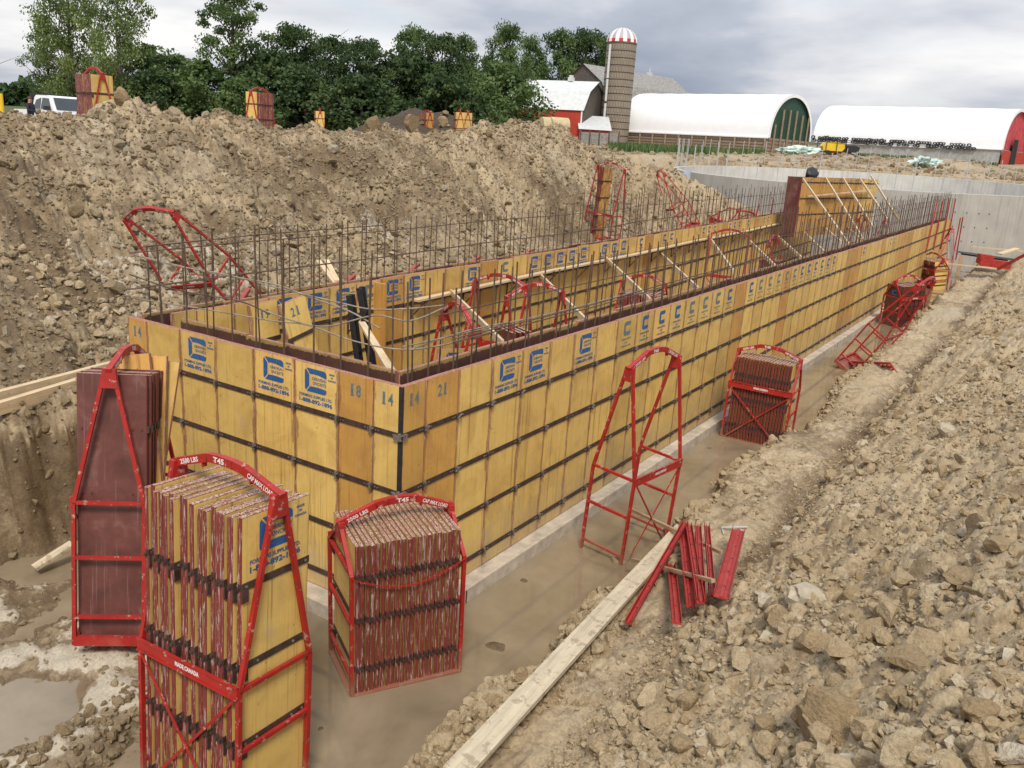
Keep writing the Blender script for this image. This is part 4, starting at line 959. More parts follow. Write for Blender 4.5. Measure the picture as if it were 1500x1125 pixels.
# ------------------------------------------------------------------ clods and stones scattered over the spoil
def rock_shapes(k, sub, seed, rough=.28, planes=6):
    import bmesh as _b
    out = []
    for i in range(k):
        bm = _b.new(); _b.ops.create_icosphere(bm, subdivisions=sub, radius=1)
        P_ = np.array([v.co[:] for v in bm.verts]); Ft = np.array([[v.index for v in f.verts] for f in bm.faces]); bm.free()
        r = np.random.default_rng(seed+i)
        for _ in range(planes):
            q = r.normal(size=3); q /= np.linalg.norm(q); lim = r.uniform(.35, .8); dq = P_@q; P_ = P_-np.outer(np.clip(dq-lim, 0, None), q)
        P_ = P_*(1+rough*(r.random(len(P_))-.5))[:, None]; P_ = P_/np.abs(P_).max()
        out.append((P_, Ft))
    return out
def scatter(name, x, y, size, mat, shapes, sink=.30, flat=(.5, .95), seed=1, tint=None, label=None):
    r = np.random.default_rng(seed); n = len(x)
    z, _ = Hfull(x, y)
    V = []; Fc = []; T = []; off = 0
    sid = r.integers(0, len(shapes), n)
    for s, (P_, Ft) in enumerate(shapes):
        ii = np.where(sid == s)[0]; m = len(ii)
        if not m: continue
        sc = size[ii][:, None]*np.stack([r.uniform(.75, 1.15, m), r.uniform(.6, 1.0, m), r.uniform(*flat, m)], -1)*.5
        ang = r.uniform(0, 2*PI, (m, 3)); ang[:, :2] = r.normal(0, .35, (m, 2))
        cx, sx, cy, sy, cz, sz = np.cos(ang[:, 0]), np.sin(ang[:, 0]), np.cos(ang[:, 1]), np.sin(ang[:, 1]), np.cos(ang[:, 2]), np.sin(ang[:, 2])
        R = np.empty((m, 3, 3))
        R[:, 0, 0] = cz*cy; R[:, 0, 1] = cz*sy*sx-sz*cx; R[:, 0, 2] = cz*sy*cx+sz*sx
        R[:, 1, 0] = sz*cy; R[:, 1, 1] = sz*sy*sx+cz*cx; R[:, 1, 2] = sz*sy*cx-cz*sx
        R[:, 2, 0] = -sy; R[:, 2, 1] = cy*sx; R[:, 2, 2] = cy*cx
        Q = P_[None]*sc[:, None, :]; Q = np.einsum('mij,mvj->mvi', R, Q)
        Q[..., 0] += x[ii][:, None]; Q[..., 1] += y[ii][:, None]; Q[..., 2] += (z[ii]+sc[:, 2]*(1-2*sink))[:, None]
        V.append(Q.reshape(-1, 3)); nv = len(P_)
        Fc.append((Ft[None]+(np.arange(m)*nv)[:, None, None]).reshape(-1, 3)+off); off += m*nv
        tt = (tint[ii] if tint is not None else r.random(m)); T.append(np.repeat(tt, nv))
    me = npmesh(name, np.concatenate(V), np.concatenate(Fc), mat, False, dict(tint=np.concatenate(T)))
    o = link(name, me); tag(o, label, 'rubble', kind='stuff'); return o
SH0 = rock_shapes(9, 2, 50, .20, 7); SH1 = rock_shapes(8, 1, 10, .35, 4)
def lognorm(r, n, med, sg, lo, hi): return np.clip(np.exp(r.normal(math.log(med), sg, n)), lo, hi)
r = np.random.default_rng(5)
def reg(n, xf, y0, y1, keep=None):
    x = xf(r.random(n)); y = r.uniform(y0, y1, n)
    if keep is not None: k = keep(x, y); x, y = x[k], y[k]
    return x, y
def clump(x, y, s, thr): return fbm(x*s, y*s, 3, 7) > thr
# right slope: big, medium, small (density falls with distance)
x, y = reg(1900, lambda u: -3.2+34*u**1.9, -6.3, -2.75, lambda a, b: clump(a, b, .9, -.12)); scatter('clay_clods', x, y, lognorm(r, len(x), .15, .38, .09, .34), CLOD, SH0, .34, seed=2, label='larger pale clay clods on the right-hand slope')
x, y = reg(12000, lambda u: -3.2+24*u**2.0, -6.2, -2.65, lambda a, b: clump(a, b, 1.2, -.05)); scatter('clay_clods', x, y, lognorm(r, len(x), .065, .40, .03, .13), CLOD, SH1, .28, seed=3, label='medium pale clay clods on the right-hand slope')
x, y = reg(26000, lambda u: -3.2+13*u**1.8, -6.0, -2.5); scatter('clay_crumbs', x, y, lognorm(r, len(x), .026, .35, .012, .05), CLOD, SH1[:3], .25, seed=4, label='small clay crumbs on the right-hand slope')
# bench: crumbs, its broken edge
x, y = reg(3500, lambda u: -2.4+22*u**1.7, -2.75, -1.45, lambda a, b: clump(a, b, 1.5, .1)); scatter('bench_crumbs', x, y, lognorm(r, len(x), .035, .5, .012, .12), CLOD, SH1, .25, seed=6, label='clay crumbs scattered on the flat bench beside the trench')
xx = -2.4+27*r.random(2600)**1.5; yy = np.interp(xx, [a for a, b in BE], [b for a, b in BE])-r.uniform(-.12, .40, 2600)
scatter('bench_edge_clods', xx, yy, lognorm(r, 2600, .085, .45, .03, .26), CLOD, SH0, .35, seed=7, tint=r.uniform(0, .8, 2600), label='broken clay clods along the edge of the bench')
xx = -2.6+3.4*r.random(1500); yy = -1.45-r.uniform(-.05, .75, 1500); scatter('bench_edge_clods', xx, yy, lognorm(r, 1500, .08, .4, .03, .2), CLOD, SH0, .30, seed=17, label='clay clods near the lower end of the long plank')
# left pile
kp = lambda a, b: (b > 4.75+.055*a) & (b < ridge_y(a)+.6)
x, y = reg(1500, lambda u: -3+36*u, 4.6, 13.4, kp); scatter('pile_clods', x, y, lognorm(r, len(x), .20, .38, .12, .45), CLODD, SH0, .38, seed=8, label='larger clay clods on the big pile')
x, y = reg(15000, lambda u: -3+34*u, 4.6, 13.2, lambda a, b: kp(a, b) & clump(a, b, .8, .0)); scatter('pile_clods', x, y, lognorm(r, len(x), .10, .38, .05, .22), CLODD, SH1, .30, seed=9, label='medium clay clods on the big pile')
x, y = reg(3000, lambda u: .5+16*u, 5.2, 8.8, lambda a, b: clump(a, b, .6, -.1) & kp(a, b)); scatter('pale_rubble', x, y, lognorm(r, len(x), .115, .42, .05, .32), CLOD, SH0, .32, seed=10, tint=r.uniform(.3, .95, len(x)), label='pale stony rubble at the foot of the big pile')
# face of the dug bank
x = r.uniform(-3.6, .3, 700); y = 4.5+r.uniform(-.25, .75, 700); scatter('bank_clods', x, y, lognorm(r, len(x), .06, .45, .02, .2), CLODD, SH0, .4, seed=27, tint=r.uniform(0, .3, 700), label='lumps of earth on the face of the dug bank')
x, y = reg(52000, lambda u: -3+32*u**1.2, 4.6, 13.3, kp); scatter('pile_crumbs', x, y, lognorm(r, len(x), .052, .38, .03, .11), CLODD, SH1, .30, seed=39, label='fine clay crumbs all over the big pile')
# pit floor
x, y = reg(900, lambda u: -3.9+3.0*u, .25, 4.2); scatter('pit_crumbs', x, y, lognorm(r, len(x), .03, .5, .012, .09), CLODD, SH1, .3, seed=11, label='mud crumbs on the pit floor at the left')
x, y = reg(700, lambda u: -3.6+1.9*u, .15, 1.15, lambda a, b: a+b*.4 < -1.5); scatter('pit_clods', x, y, lognorm(r, len(x), .06, .4, .03, .14), CLODD, SH0, .3, seed=12, tint=r.uniform(0, .5, len(x)), label='dark wet clods beside the puddle')
# far yard rubble
n = 2600; x = r.uniform(44, 95, n); y = r.uniform(-6, 48, n); k = np.hypot(x-TCX, y-TCY) > TR+.5; x, y = x[k], y[k]
scatter('yard_clods', x, y, lognorm(r, len(x), .35, .4, .2, .8), CLODD, SH1, .4, seed=13, label='earth clods in the yard behind the tank')
# single stones that stand out
def boulder(px, py, zg, size, sd, label, mat=ROCK, flat=.7, group=None, at=None, name='boulder'):
    p = at_z(px, py, zg) if at is None else at
    if at is None:
        for _ in range(6): p = at_z(px, py, hz(p[0], p[1]))
    o = blob(name, mat, (p[0], p[1], p[2]+size*flat*.12), (size*.5, size*.40, size*.5*flat), sd, 4, .34, 2.3, rot=sd*1.3, flat=12, smooth=False)
    tag(o, label, 'rock', group); return o
for k, a in enumerate(((1178, 878, -1.9, .42, 3, 'big pale limestone rock right of the red channels'), (1248, 884, -1.9, .34, 8, 'flat tan rock just right of the big pale limestone'), (1140, 915, -1.8, .28, 12, 'tan rock below the big pale limestone'), (1334, 695, -1.5, .55, 14, 'long pale slab of clay high on the right slope'), (1415, 855, -1.4, .36, 19, 'upright broken slab at the right edge'), (1330, 972, -1.3, .34, 23, 'curved slab of clay in the lower right'), (1210, 1075, -1.2, .50, 27, 'very large smooth clay lump at the lower right'), (1125, 935, -1.7, .17, 29, 'small round rock below the big limestone'), (1280, 930, -1.4, .24, 31, 'tan clod left of the upright slab'), (1442, 1048, -1.0, .20, 33, 'smooth oval stone near the lower right corner'), (905, 828, -2.1, .30, 35, 'clay lump on the bench edge beside the plank'), (800, 1010, -2.0, .24, 37, 'clay lump just right of the plank'), (965, 550, -2.0, .2, 39, None))):
    if a[5] is None: continue
    boulder(*a[:3], a[3], a[4], a[5], mat=ROCK if k in (0, 7) else CLOD, flat=.45 if k in (3, 4, 5) else .75)
for k, a in enumerate(((68, 232, .9, .75, 43, 'pale boulder high on the left of the pile'), (172, 268, .9, .42, 45, 'rounded boulder near the upper left of the pile'), (105, 505, -1, .55, 49, 'wide pale rock near the lumber'), (420, 300, -.5, .45, 51, 'tan rock in the middle of the pile face'), (820, 262, 0, .6, 53, 'pale slab on the pile near the narrow panel'))):
    boulder(*a[:3], a[3], a[4], a[5], mat=CLOD)
for px, py, s, sd, lb in ((545, 170, .75, 61, 'tall pointed lump of earth on the crest of the pile'), (603, 176, .45, 63, 'pale rounded rock on the crest of the pile'), (648, 178, .26, 65, 'small pointed rock on the crest right of the pale one'), (180, 152, .5, 67, 'lump of clay on the crest next to the first rack')):
    p = at_d(px, py, 19.0 if px > 400 else 17.5); dd_ = 19.0
    for d_ in np.arange(13, 26, .25):
        q = at_d(px, py+8, d_)
        if q[1] > ridge_y(q[0])-.1: p = at_d(px, py, d_); p[2] = hz(p[0], p[1])+.25*s; break
    o = blob('boulder', CLODD if sd == 61 else CLOD, (p[0], p[1], p[2]-.05*s), (s*.45, s*.38, s*.5), sd, 3, .3, 1.6, rot=sd, flat=6, smooth=False); tag(o, lb, 'rock')

# ------------------------------------------------------------------ boards and red channels on the benches
zb = lambda p: hz(p[0], p[1])
a = at_z(667, 1128, -1.72); b = at_z(1003, 759, -1.98)
plank((a[0], a[1], max(zb(a), -1.8)+.05), (b[0], b[1], zb(b)+.05), .19, .04, 'long wide pale plank lying on the bench, running down out of the picture', LUMG, name='plank', cat='plank')
def gpt(px, py, up=0.0):
    p = at_z(px, py, -1.9)
    for _ in range(8): p = at_z(px, py, zb(p)+up)
    return p
def onground(p0, p1, w, t, label, mat, name, cat, h0=.05, h1=.05, group=None, up=(0, 0, 1)):
    A_ = gpt(*p0, h0); B_ = gpt(*p1, h1); return plank(A_, B_, w, t, label, mat, up, name, cat, group)
onground((922, 745), (1058, 810), .038, .035, 'upper thin stick lying across the red channels', LUMO, 'stick', 'stick', .36, .32)
onground((927, 820), (1045, 851), .045, .035, 'lower thin stick lying across the red channels', LUMO, 'stick', 'stick', .32, .30)
onground((1083, 836), (1110, 832), .07, .04, 'short broken bit of board right of the red channels', LUMO, 'board_offcut', 'board')
def channel(p0, p1, w, label, h0, h1):
    A_ = Vector(gpt(*p0, h0)); B_ = Vector(gpt(*p1, h1)); d = (B_-A_); Ln = d.length; d.normalize(); sd = d.cross(Vector((0, 0, 1))).normalized(); u = sd.cross(d)
    m = MB(); m.box(0, Ln, -w/2, w/2, -.004, .004); m.box(0, Ln, -w/2, -w/2+.006, -.004, .05); m.box(0, Ln, w/2-.006, w/2, -.004, .05)
    m.box(0, Ln, -w*.12, w*.12, .004, .020)
    o = m.build('steel_channel', RED2); o.location = A_; o.rotation_euler = Matrix((d, -sd, u)).transposed().to_euler()
    m = MB()
    for k in range(5): x_ = Ln*(.12+.19*k); m.tube([(x_, w*.06, .0205), (x_, w*.06, .0225)], .012, 8)
    link('bolt_hole', m.mesh('bolt_hole', BLACKST), o); tag(o, label, 'steel channel', None); return o
channel((978, 775), (991, 914), .085, 'leftmost upright red channel of the bundle on the bench', .20, .16)
channel((999, 773), (1011, 890), .085, 'second red channel of the bundle on the bench', .22, .17)
channel((1008, 770), (1026, 884), .075, 'third red channel of the bundle, bright red', .27, .20)
channel((1022, 771), (1028, 882), .070, 'fourth red channel of the bundle, pinkish red', .20, .16)
channel((1035, 771), (1043, 874), .060, 'fifth red channel of the bundle, narrow', .20, .16)
channel((1082, 777), (1056, 876), .14, 'wide red channel lying turned away right of the bundle', .22, .16)
channel((1004, 767), (920, 914), .06, 'red channel slanting across the plank to the left', .32, .15)
# perforated red walkway plank at the water
A_ = Vector(gpt(1248, 537, .04)); B_ = Vector(gpt(1308, 540, .04)); d = (B_-A_).normalized(); m = MB(); Ln = (B_-A_).length
for j in range(4): m.box(0, Ln, -.15+.085*j, -.10+.085*j, 0, .03)
for i in range(12): m.box(Ln*i/11-.02, Ln*i/11+.02, -.15, .155, .001, .031)
o = m.build('perforated_plank', RED2); sd = d.cross(Vector((0, 0, 1))).normalized(); u = sd.cross(d); o.location = A_; o.rotation_euler = (Matrix((d, -sd, u)).transposed().to_euler()); o.rotation_euler.x += -.9; tag(o, 'red perforated steel plank lying on the bench next to the fallen rack', 'plank')
# bits near the tank at the right edge
P0 = at_x(1386, 386, 36.5); P1 = at_x(1462, 394, 37.5); plank(P0, P1, .09, .05, 'pale board reaching from the farthest rack to the bank', cat='board', name='board')
plank(at_x(1422, 361.5, 39.0), at_x(1499, 368, 39.5), .12, .05, 'long pale board across the dug bank against the tank', cat='board', name='board')
plank(at_x(1464, 372, 38.2), at_x(1490, 364, 39.3), .28, .05, 'short pale board crossing under the long one by the tank', cat='board', name='board')
p = at_x(1455, 385, 35.5); m = MB(); m.box(-.6, .6, -.30, .30, -.1, .12); m.box(-.62, -.1, -.25, .25, .12, .30); m.box(-.6, .6, -.34, -.30, -.16, .14)
o = m.build('toolbox', RED2); o.location = p; o.rotation_euler = (0, .05, -1.2); tag(o, 'red steel box on the bank near the tank wall', 'box')
plank(at_x(1462, 394, 33.0), at_x(1502, 373, 32.2), .12, .08, 'red steel beam sloping up out of the picture on the bank', RED2, cat='beam', name='steel_beam')
p = at_x(1440, 375, 38.5); m = MB(); m.add([(-1, -.5, .02), (.2, -.7, .04), (1.1, -.4, .02), (1.3, .4, .05), (-.2, .6, .02), (-1.2, .3, .04)], [(0, 1, 2, 3, 4, 5)]); m.box(-.9, 1.0, -.4, .4, -.05, .015)
o = m.build('black_sheet', BLACKST); o.location = p; o.rotation_euler = (0, .05, -1.5); tag(o, 'black plastic sheet under the boards near the tank', 'sheet')
# left bank: two long timbers, a stake, odd panels
zt = -1.0
for k, (p0, p1) in enumerate((((-8, 583), (232, 519)), ((-8, 600), (228, 527)))):
    a = at_z(*p0, -.93); b = at_z(*p1, -.93); plank(a, b, .09, .14, ('upper' if k == 0 else 'lower')+' one of two long fresh timbers lying on the dug bank', name='timber', cat='timber')
a = at_z(50, 832, -2.5); b = at_z(106, 796, -2.35); plank(a, b, .12, .035, 'short pale board sticking out of the mud behind the brown rack', LUMG, cat='board', name='board')
for k, (px, py) in enumerate(((170, 521), (196, 520), (216, 524))):
    p = at_d(px, py, 7.9+.1*k); o = link('loose_form_panel', pmesh(.30, 1.4, 'o' if k < 2 else 'y')); o.location = p; o.rotation_euler = (-.25, .12*(k-1), -.9); tag(o, '%s of three small orange panel tops behind the brown rack' % ['left', 'middle', 'right'][k], 'form panel')
for k, (a_, b_) in enumerate((((466, 382), (492, 415)), ((478, 381), (494, 412)))):
    plank(at_w(*b_, 1.2), at_w(*a_, 1.9), .09, .03, ('left' if k == 0 else 'right')+' pale stake leaning on the rubble beyond the far-side wall', LUM, name='stake', cat='stake')
# short L bar on the bench
m = MB(); q0, q1, q2 = gpt(1060, 782, .02), gpt(1057, 773, .02), gpt(1095, 772, .02); m.tube([q0, q1, q2], .012, 6); tag(m.build('bent_rod', GALV), 'pale bent rod above the red channels', 'rod')

# ------------------------------------------------------------------ farmyard
RH = Vector((CR[0], CR[1], 0)).normalized(); FH = Vector((CF[0], CF[1], 0)).normalized()
def Gv(v): return Vector((v.x, v.y, G(v.x, v.y)))
BARNRED = simple('barn_red_boards', (.42, .040, .022), .75, .2, 3)
ROOFW = simple('pale_metal_roof', (.60, .61, .60), .45, .12, 2)
WOODG = simple('weathered_grey_boards', (.10, .085, .07), .9, .35, 4)
WOODB = simple('brown_wall_boards', (.30, .225, .155), .85, .3, 5)
TARPW = simple('white_fabric_cover', (.86, .87, .88), .5, .03, 1)
SHING = simple('grey_shingle_roof', (.27, .26, .24), .9, .35, 3)
GREEN = simple('dark_green_fabric', (.010, .055, .030), .6, .3, 2)
DARK = simple('dark_opening', (.015, .015, .015), .9, .1, 2)
WPAINT = simple('white_paint', (.78, .78, .76), .5, .05, 5)
CONCG = simple('grey_block_wall', (.36, .36, .34), .9, .2, 2)
# silo
def mat_silo():
    m, nt, b = newmat('concrete_staves'); o = opos(nt)
    sp = N(nt, 'ShaderNodeSeparateXYZ'); L(nt, o, sp.inputs[0])
    an = math_(nt, 'ARCTAN2', sp.outputs[1], sp.outputs[0])
    cmbn = N(nt, 'ShaderNodeCombineXYZ'); L(nt, math_(nt, 'MULTIPLY', an, 1.0), cmbn.inputs[0]); L(nt, sp.outputs[2], cmbn.inputs[1])
    br = N(nt, 'ShaderNodeTexBrick'); br.inputs['Scale'].default_value = 1; br.inputs['Brick Width'].default_value = .19; br.inputs['Row Height'].default_value = .75; br.inputs['Mortar Size'].default_value = .02
    br.inputs['Color1'].default_value = (.26, .215, .165, 1); br.inputs['Color2'].default_value = (.31, .26, .20, 1); br.inputs['Mortar'].default_value = (.15, .12, .09, 1)
    L(nt, cmbn.outputs[0], br.inputs['Vector'])
    n_ = noise(nt, o, .6, 5); c = mixc(nt, math_(nt, 'MULTIPLY', n_, .5), br.outputs[0], (.17, .14, .11)); L(nt, c, b.inputs['Base Color']); b.inputs['Roughness'].default_value = .9; return m
SILO = mat_silo()
sd_ = 118.0; sb = yardpt(890, sd_); top_ = at_d(911, 63, sd_); sr = 2.05
sx_, sy_ = top_[0], top_[1]; zb_ = G(sx_, sy_)-1; zt_ = top_[2]
silo = empty('farm_silo', (sx_, sy_, zb_)); tag(silo, 'tall round concrete stave silo with a red and white striped dome', 'silo')
m = MB(); m.tube([(0, 0, 0), (0, 0, zt_-zb_)], sr, 40); m.build('stave_wall', SILO, silo)
for k in range(15):
    m = MB(); z_ = 1.2+k*(zt_-zb_-1.4)/14; m.tube([(0, 0, z_-.05), (0, 0, z_+.05)], sr+.03, 40); m.build('hoop', STEEL, silo)
DR = simple('dome_red', (.45, .03, .03), .5, .2, 3)
for i in range(24):
    m = MB(); a0, a1 = 2*PI*i/24, 2*PI*(i+1)/24; prv = None
    rows = [(math.cos(t), math.sin(t)) for t in np.linspace(0, PI/2*.97, 8)]
    vs = []
    for c_, s_ in rows:
        vs += [((sr+.08)*c_*math.cos(a0), (sr+.08)*c_*math.sin(a0), zt_-zb_+s_*1.95), ((sr+.08)*c_*math.cos(a1), (sr+.08)*c_*math.sin(a1), zt_-zb_+s_*1.95)]
    white = i % 2 == 0
    mi = [0 if white else (1 if q < 1 else 2) for q in range(7)]
    m.add(vs, [(2*q, 2*q+1, 2*q+3, 2*q+2) for q in range(7)]); m.m = mi
    m.build('dome_segment', [WPAINT, DR, simple('dome_faded', (.40, .38, .38), .5, .2, 3) if 'dome_faded' not in MATS else MATS['dome_faded']], silo)
tl = -RH*.75-FH*.66; tl.normalize()
m = MB()
for k, (z0, z1) in enumerate(((.12, .44), (.46, .66), (.67, .97))):
    off = tl*(sr+.22-.0); m.tube([off+Vector((0, 0, (zt_-zb_)*z0)), off+Vector((0, 0, (zt_-zb_)*z1))], .17, 8)
m.build('ladder_chute', ROOFW, silo)
# barns
def gable(name, label, origin, ux, length, depth, wallh, prof, matw, matr, mate, cat='barn'):
    """origin near-left base corner; ux along the front; prof: roof profile [(s 0..1 across depth, height above wall)]"""
    root = empty(name, origin); tag(root, label, cat); ux = ux.normalized(); uy = Vector((-ux.y, ux.x, 0)); 
    if uy.dot(FH) < 0: uy = -uy
    def P(a, b, z): return ux*a+uy*b+Vector((0, 0, z))
    m = MB()
    m.add([P(0, 0, -1), P(length, 0, -1), P(length, 0, wallh), P(0, 0, wallh)], [(0, 1, 2, 3)]); m.add([P(0, depth, -1), P(length, depth, -1), P(length, depth, wallh), P(0, depth, wallh)], [(3, 2, 1, 0)])
    m.build('wall', matw, root)
    for a in (0, length):
        m = MB(); pts = [P(a, 0, -1)]+[P(a, s*depth, wallh+h) for s, h in prof]+[P(a, depth, -1)]; m.add(pts, [tuple(range(len(pts)))]); m.build('end_wall', mate, root)
    m = MB(); 
    for (s0, h0), (s1, h1) in zip(prof[:-1], prof[1:]):
        m.add([P(-.3, s0*depth-(.2 if s0 == 0 else 0), wallh+h0+.05), P(length+.3, s0*depth-(.2 if s0 == 0 else 0), wallh+h0+.05), P(length+.3, s1*depth+(.2 if s1 == 1 else 0), wallh+h1+.05), P(-.3, s1*depth+(.2 if s1 == 1 else 0), wallh+h1+.05)], [(0, 1, 2, 3)])
    m.build('roof', matr, root); return root, P
GAMB = [(0, 0), (.18, .62), (.5, 1.0), (.82, .62), (1, 0)]
def gamb(h): return [(s, q*h) for s, q in GAMB]
db = 116.0
c0 = yardpt(849, db); base = Vector(c0)
sc_ = db/F_PX
wh = (203-158)*sc_; rh = (160-122)*sc_
ux = (RH*.91-FH*.415).normalized()
barn, P = gable('red_barn', 'red barn with a pale gambrel roof and dark weathered gable end', base-ux*13.5, ux, 13.5, 10.5, wh, gamb(rh+.6), BARNRED, ROOFW, WOODG)
m = MB(); m.box(-.35, .35, -.35, .35, 0, .5); m.box(-.22, .22, -.22, .22, .5, .8); o = m.build('roof_vent', ROOFW, barn); o.location = P(9.6, 5.2, wh+rh+.6)
for a in (5.2, 10.6):
    m = MB(); m.add([P(a, -.05, .9), P(a+1.3, -.05, .9), P(a+1.3, -.05, 1.8), P(a, -.05, 1.8)], [(0, 1, 2, 3)]); f_ = m.build('window', DARK, barn)
m = MB()
for aa, bb in ((4.2, 4.3), (5.2, 5.3)): m.add([P(aa, -.06, 2.2), P(bb, -.06, 2.2), P(bb, -.06, 3.9), P(aa, -.06, 3.9)], [(0, 1, 2, 3)])
m.add([P(4.2, -.06, 2.1), P(5.3, -.06, 2.1), P(5.3, -.06, 2.2), P(4.2, -.06, 2.2)], [(0, 1, 2, 3)]); m.build('hatch_trim', WPAINT, barn)
m = MB(); m.add([P(13.4, -.07, -.5), P(13.6, -.07, -.5), P(13.6, -.07, wh), P(13.4, -.07, wh)], [(0, 1, 2, 3)]); m.build('corner_trim', WPAINT, barn)
# lean-to between barn and silo
b1 = Vector(yardpt(848, 114)); lt = empty('red_lean_to', b1); tag(lt, 'low red lean-to with a white roof and dark doorway beside the silo', 'shed')
l_w = 43*114/F_PX; l_h = 21*114/F_PX
Q = lambda a, b, z: RH*a+FH*b+Vector((0, 0, z))
m = MB(); m.add([Q(0, 0, -1), Q(l_w, 0, -1), Q(l_w, 0, l_h), Q(0, 0, l_h)], [(0, 1, 2, 3)]); m.add([Q(l_w, 0, -1), Q(l_w, 6, -1), Q(l_w, 6, l_h+1.7), Q(l_w, 0, l_h)], [(0, 1, 2, 3)]); m.build('wall', BARNRED, lt)
m = MB(); m.add([Q(-.2, -.3, l_h-.05), Q(l_w+.3, -.3, l_h-.05), Q(l_w+.3, 6, l_h+1.9), Q(-.2, 6, l_h+1.9)], [(0, 1, 2, 3)]); m.build('roof', ROOFW, lt)
m = MB(); m.add([Q(.15, -.06, -1), Q(2.7, -.06, -1), Q(2.7, -.06, l_h-.55), Q(.15, -.06, l_h-.55)], [(0, 1, 2, 3)]); m.build('doorway', DARK, lt)
m = MB(); m.add([Q(.05, -.08, l_h-.55), Q(3.6, -.08, l_h-.55), Q(3.6, -.08, l_h-.42), Q(.05, -.08, l_h-.42)], [(0, 1, 2, 3)]); m.build('door_trim', WPAINT, lt)
m = MB(); m.add([Q(2.75, -.08, -.1), Q(3.5, -.08, -.1), Q(3.5, -.08, 1.1), Q(2.75, -.08, 1.1)], [(0, 1, 2, 3)]); wn = m.build('window', WPAINT, lt)
m = MB(); m.add([Q(2.9, -.10, .45), Q(3.35, -.10, .45), Q(3.35, -.10, .95), Q(2.9, -.10, .95)], [(0, 1, 2, 3)]); m.build('pane', DARK, wn)
# big grey barn behind the silo
dg = 135.0; g0 = Vector(yardpt(893, dg)); scg = dg/F_PX
ux = (RH*.70+FH*.714).normalized()
hb_ = (190-112)*scg
gb, P = gable('grey_barn', 'big old barn with a grey weathered gambrel roof behind the silo', g0, ux, 24, 13, hb_*.52, gamb(hb_*.88), WOODG, SHING, WOODG)
m = MB(); m.box(-.4, .4, -.4, .4, 0, .7); m.tube([(0, 0, .7), (0, 0, 1.5)], .08, 6); o = m.build('cupola', ROOFW, gb); o.location = P(17.5, 6.5, hb_*1.36)
# small red shed far behind
s0 = Vector(yardpt(676, 135)); gb2, P = gable('red_shed', 'small red shed with a white roof seen through the trees', s0-RH*3.2, RH, 6, 5, 2.6, [(0, 0), (.5, 1.4), (1, 0)], BARNRED, ROOFW, BARNRED, 'shed')
# fence
f0 = Vector(yardpt(849, 108)); f1 = Vector(yardpt(905, 106)); fe = empty('board_fence', f0); tag(fe, 'grey board fence between the barn and the white arched shelter', 'fence'); dv_ = f1-f0; fl_ = dv_.length; dv_.normalize()
for k in range(6):
    m = MB(); z_ = k*.30; m.beam(Vector((0, 0, z_-.1)), dv_*fl_+Vector((0, 0, z_-.1)), .05, .28); m.build('board', simple('fence_grey', (.28, .27, .25), .9, .3, 3) if 'fence_grey' not in MATS else MATS['fence_grey'], fe)
for k in range(5):
    m = MB(); q = dv_*(fl_*k/4)-FH*.08; m.beam(q+Vector((0, 0, -.6)), q+Vector((0, 0, 1.8)), .12, .12); m.build('post', WOODG, fe)
# fabric shelters
def shelter(label, A0, ux, uy, length, width, wall_h, arch_h, end_mat, base_mat, board=True, flat=1.0):
    """A0 near corner of the visible end; ux points back along the long side, uy across the visible end"""
    root = empty('arched_shelter', A0); tag(root, label, 'shelter'); n = 22
    def prof(t): # t 0..1 across
        a = PI*(1-t); c_, s_ = math.cos(a), math.sin(a)
        return (.5+.5*c_)*width, wall_h+arch_h*(s_**.86)
    def P(a, b, z): return ux*a+uy*b+Vector((0, 0, z))
    m = MB(); rows = []
    K = 15
    for i in range(K+1):
        a = length*i/K-(.25 if i == 0 else 0)
        for j in range(n+1):
            b, z = prof(j/n); m.v.append(tuple(P(a, b, z-(.05 if i % 2 else 0))))
    for i in range(K):
        for j in range(n):
            q = i*(n+1)+j; m.f.append((q, q+1, q+n+2, q+n+1)); m.m.append(0)
    m.build('fabric_cover', TARPW, root, smooth=True)
    m = MB()   # rim band at the visible end
    for j in range(n):
        (b0, z0), (b1, z1) = prof(j/n), prof((j+1)/n); cb, cz = width/2, wall_h
        k_ = .93
        m.add([P(-.26, b0, z0), P(-.26, b1, z1), P(-.26, cb+(b1-cb)*k_, cz+(z1-cz)*k_), P(-.26, cb+(b0-cb)*k_, cz+(z0-cz)*k_)], [(0, 1, 2, 3)])
    m.build('rim_band', TARPW, root)
    m = MB(); pts = [P(.1, *prof(j/n)) for j in range(n+1)]; m.add(pts, [tuple(range(n+1))]); m.build('end_curtain', end_mat, root)
    m = MB(); m.add([P(0, 0, -1.5), P(length, 0, -1.5), P(length, 0, wall_h), P(0, 0, wall_h)], [(0, 1, 2, 3)]); m.add([P(0, 0, -1.5), P(0, width, -1.5), P(0, width, wall_h), P(0, 0, wall_h)], [(0, 1, 2, 3)]); m.build('base_wall', base_mat, root)
    m = MB(); m.beam(P(-.2, -.1, wall_h), P(length, -.1, wall_h), .2, .16); m.build('hem', TARPW, root)
    return root, P, prof
d1 = 108.0; A1 = Vector(yardpt(1120, d1)); s1 = d1/F_PX
ux1 = (-RH*.719+FH*.695).normalized(); uy1 = (RH*.695+FH*.719).normalized()
sh1, P, prof = shelter('white arched fabric shelter with a green curtain end and wooden base wall', A1, ux1, uy1, 23.4, 11.5, 1.95, 5.6, GREEN, WOODB)
for k in range(11):
    m = MB(); m.beam(P(k*2.15+.1, -.12, -1), P(k*2.15+.1, -.12, 1.9), .22, .2, (0, 1, 0)); m.build('post', WOODB, sh1)
for k in range(6):
    m = MB(); z_ = -.3+.36*k; m.beam(P(0, -.05, z_), P(22.5, -.05, z_), .04, .05); m.build('board_joint', WOODG, sh1)
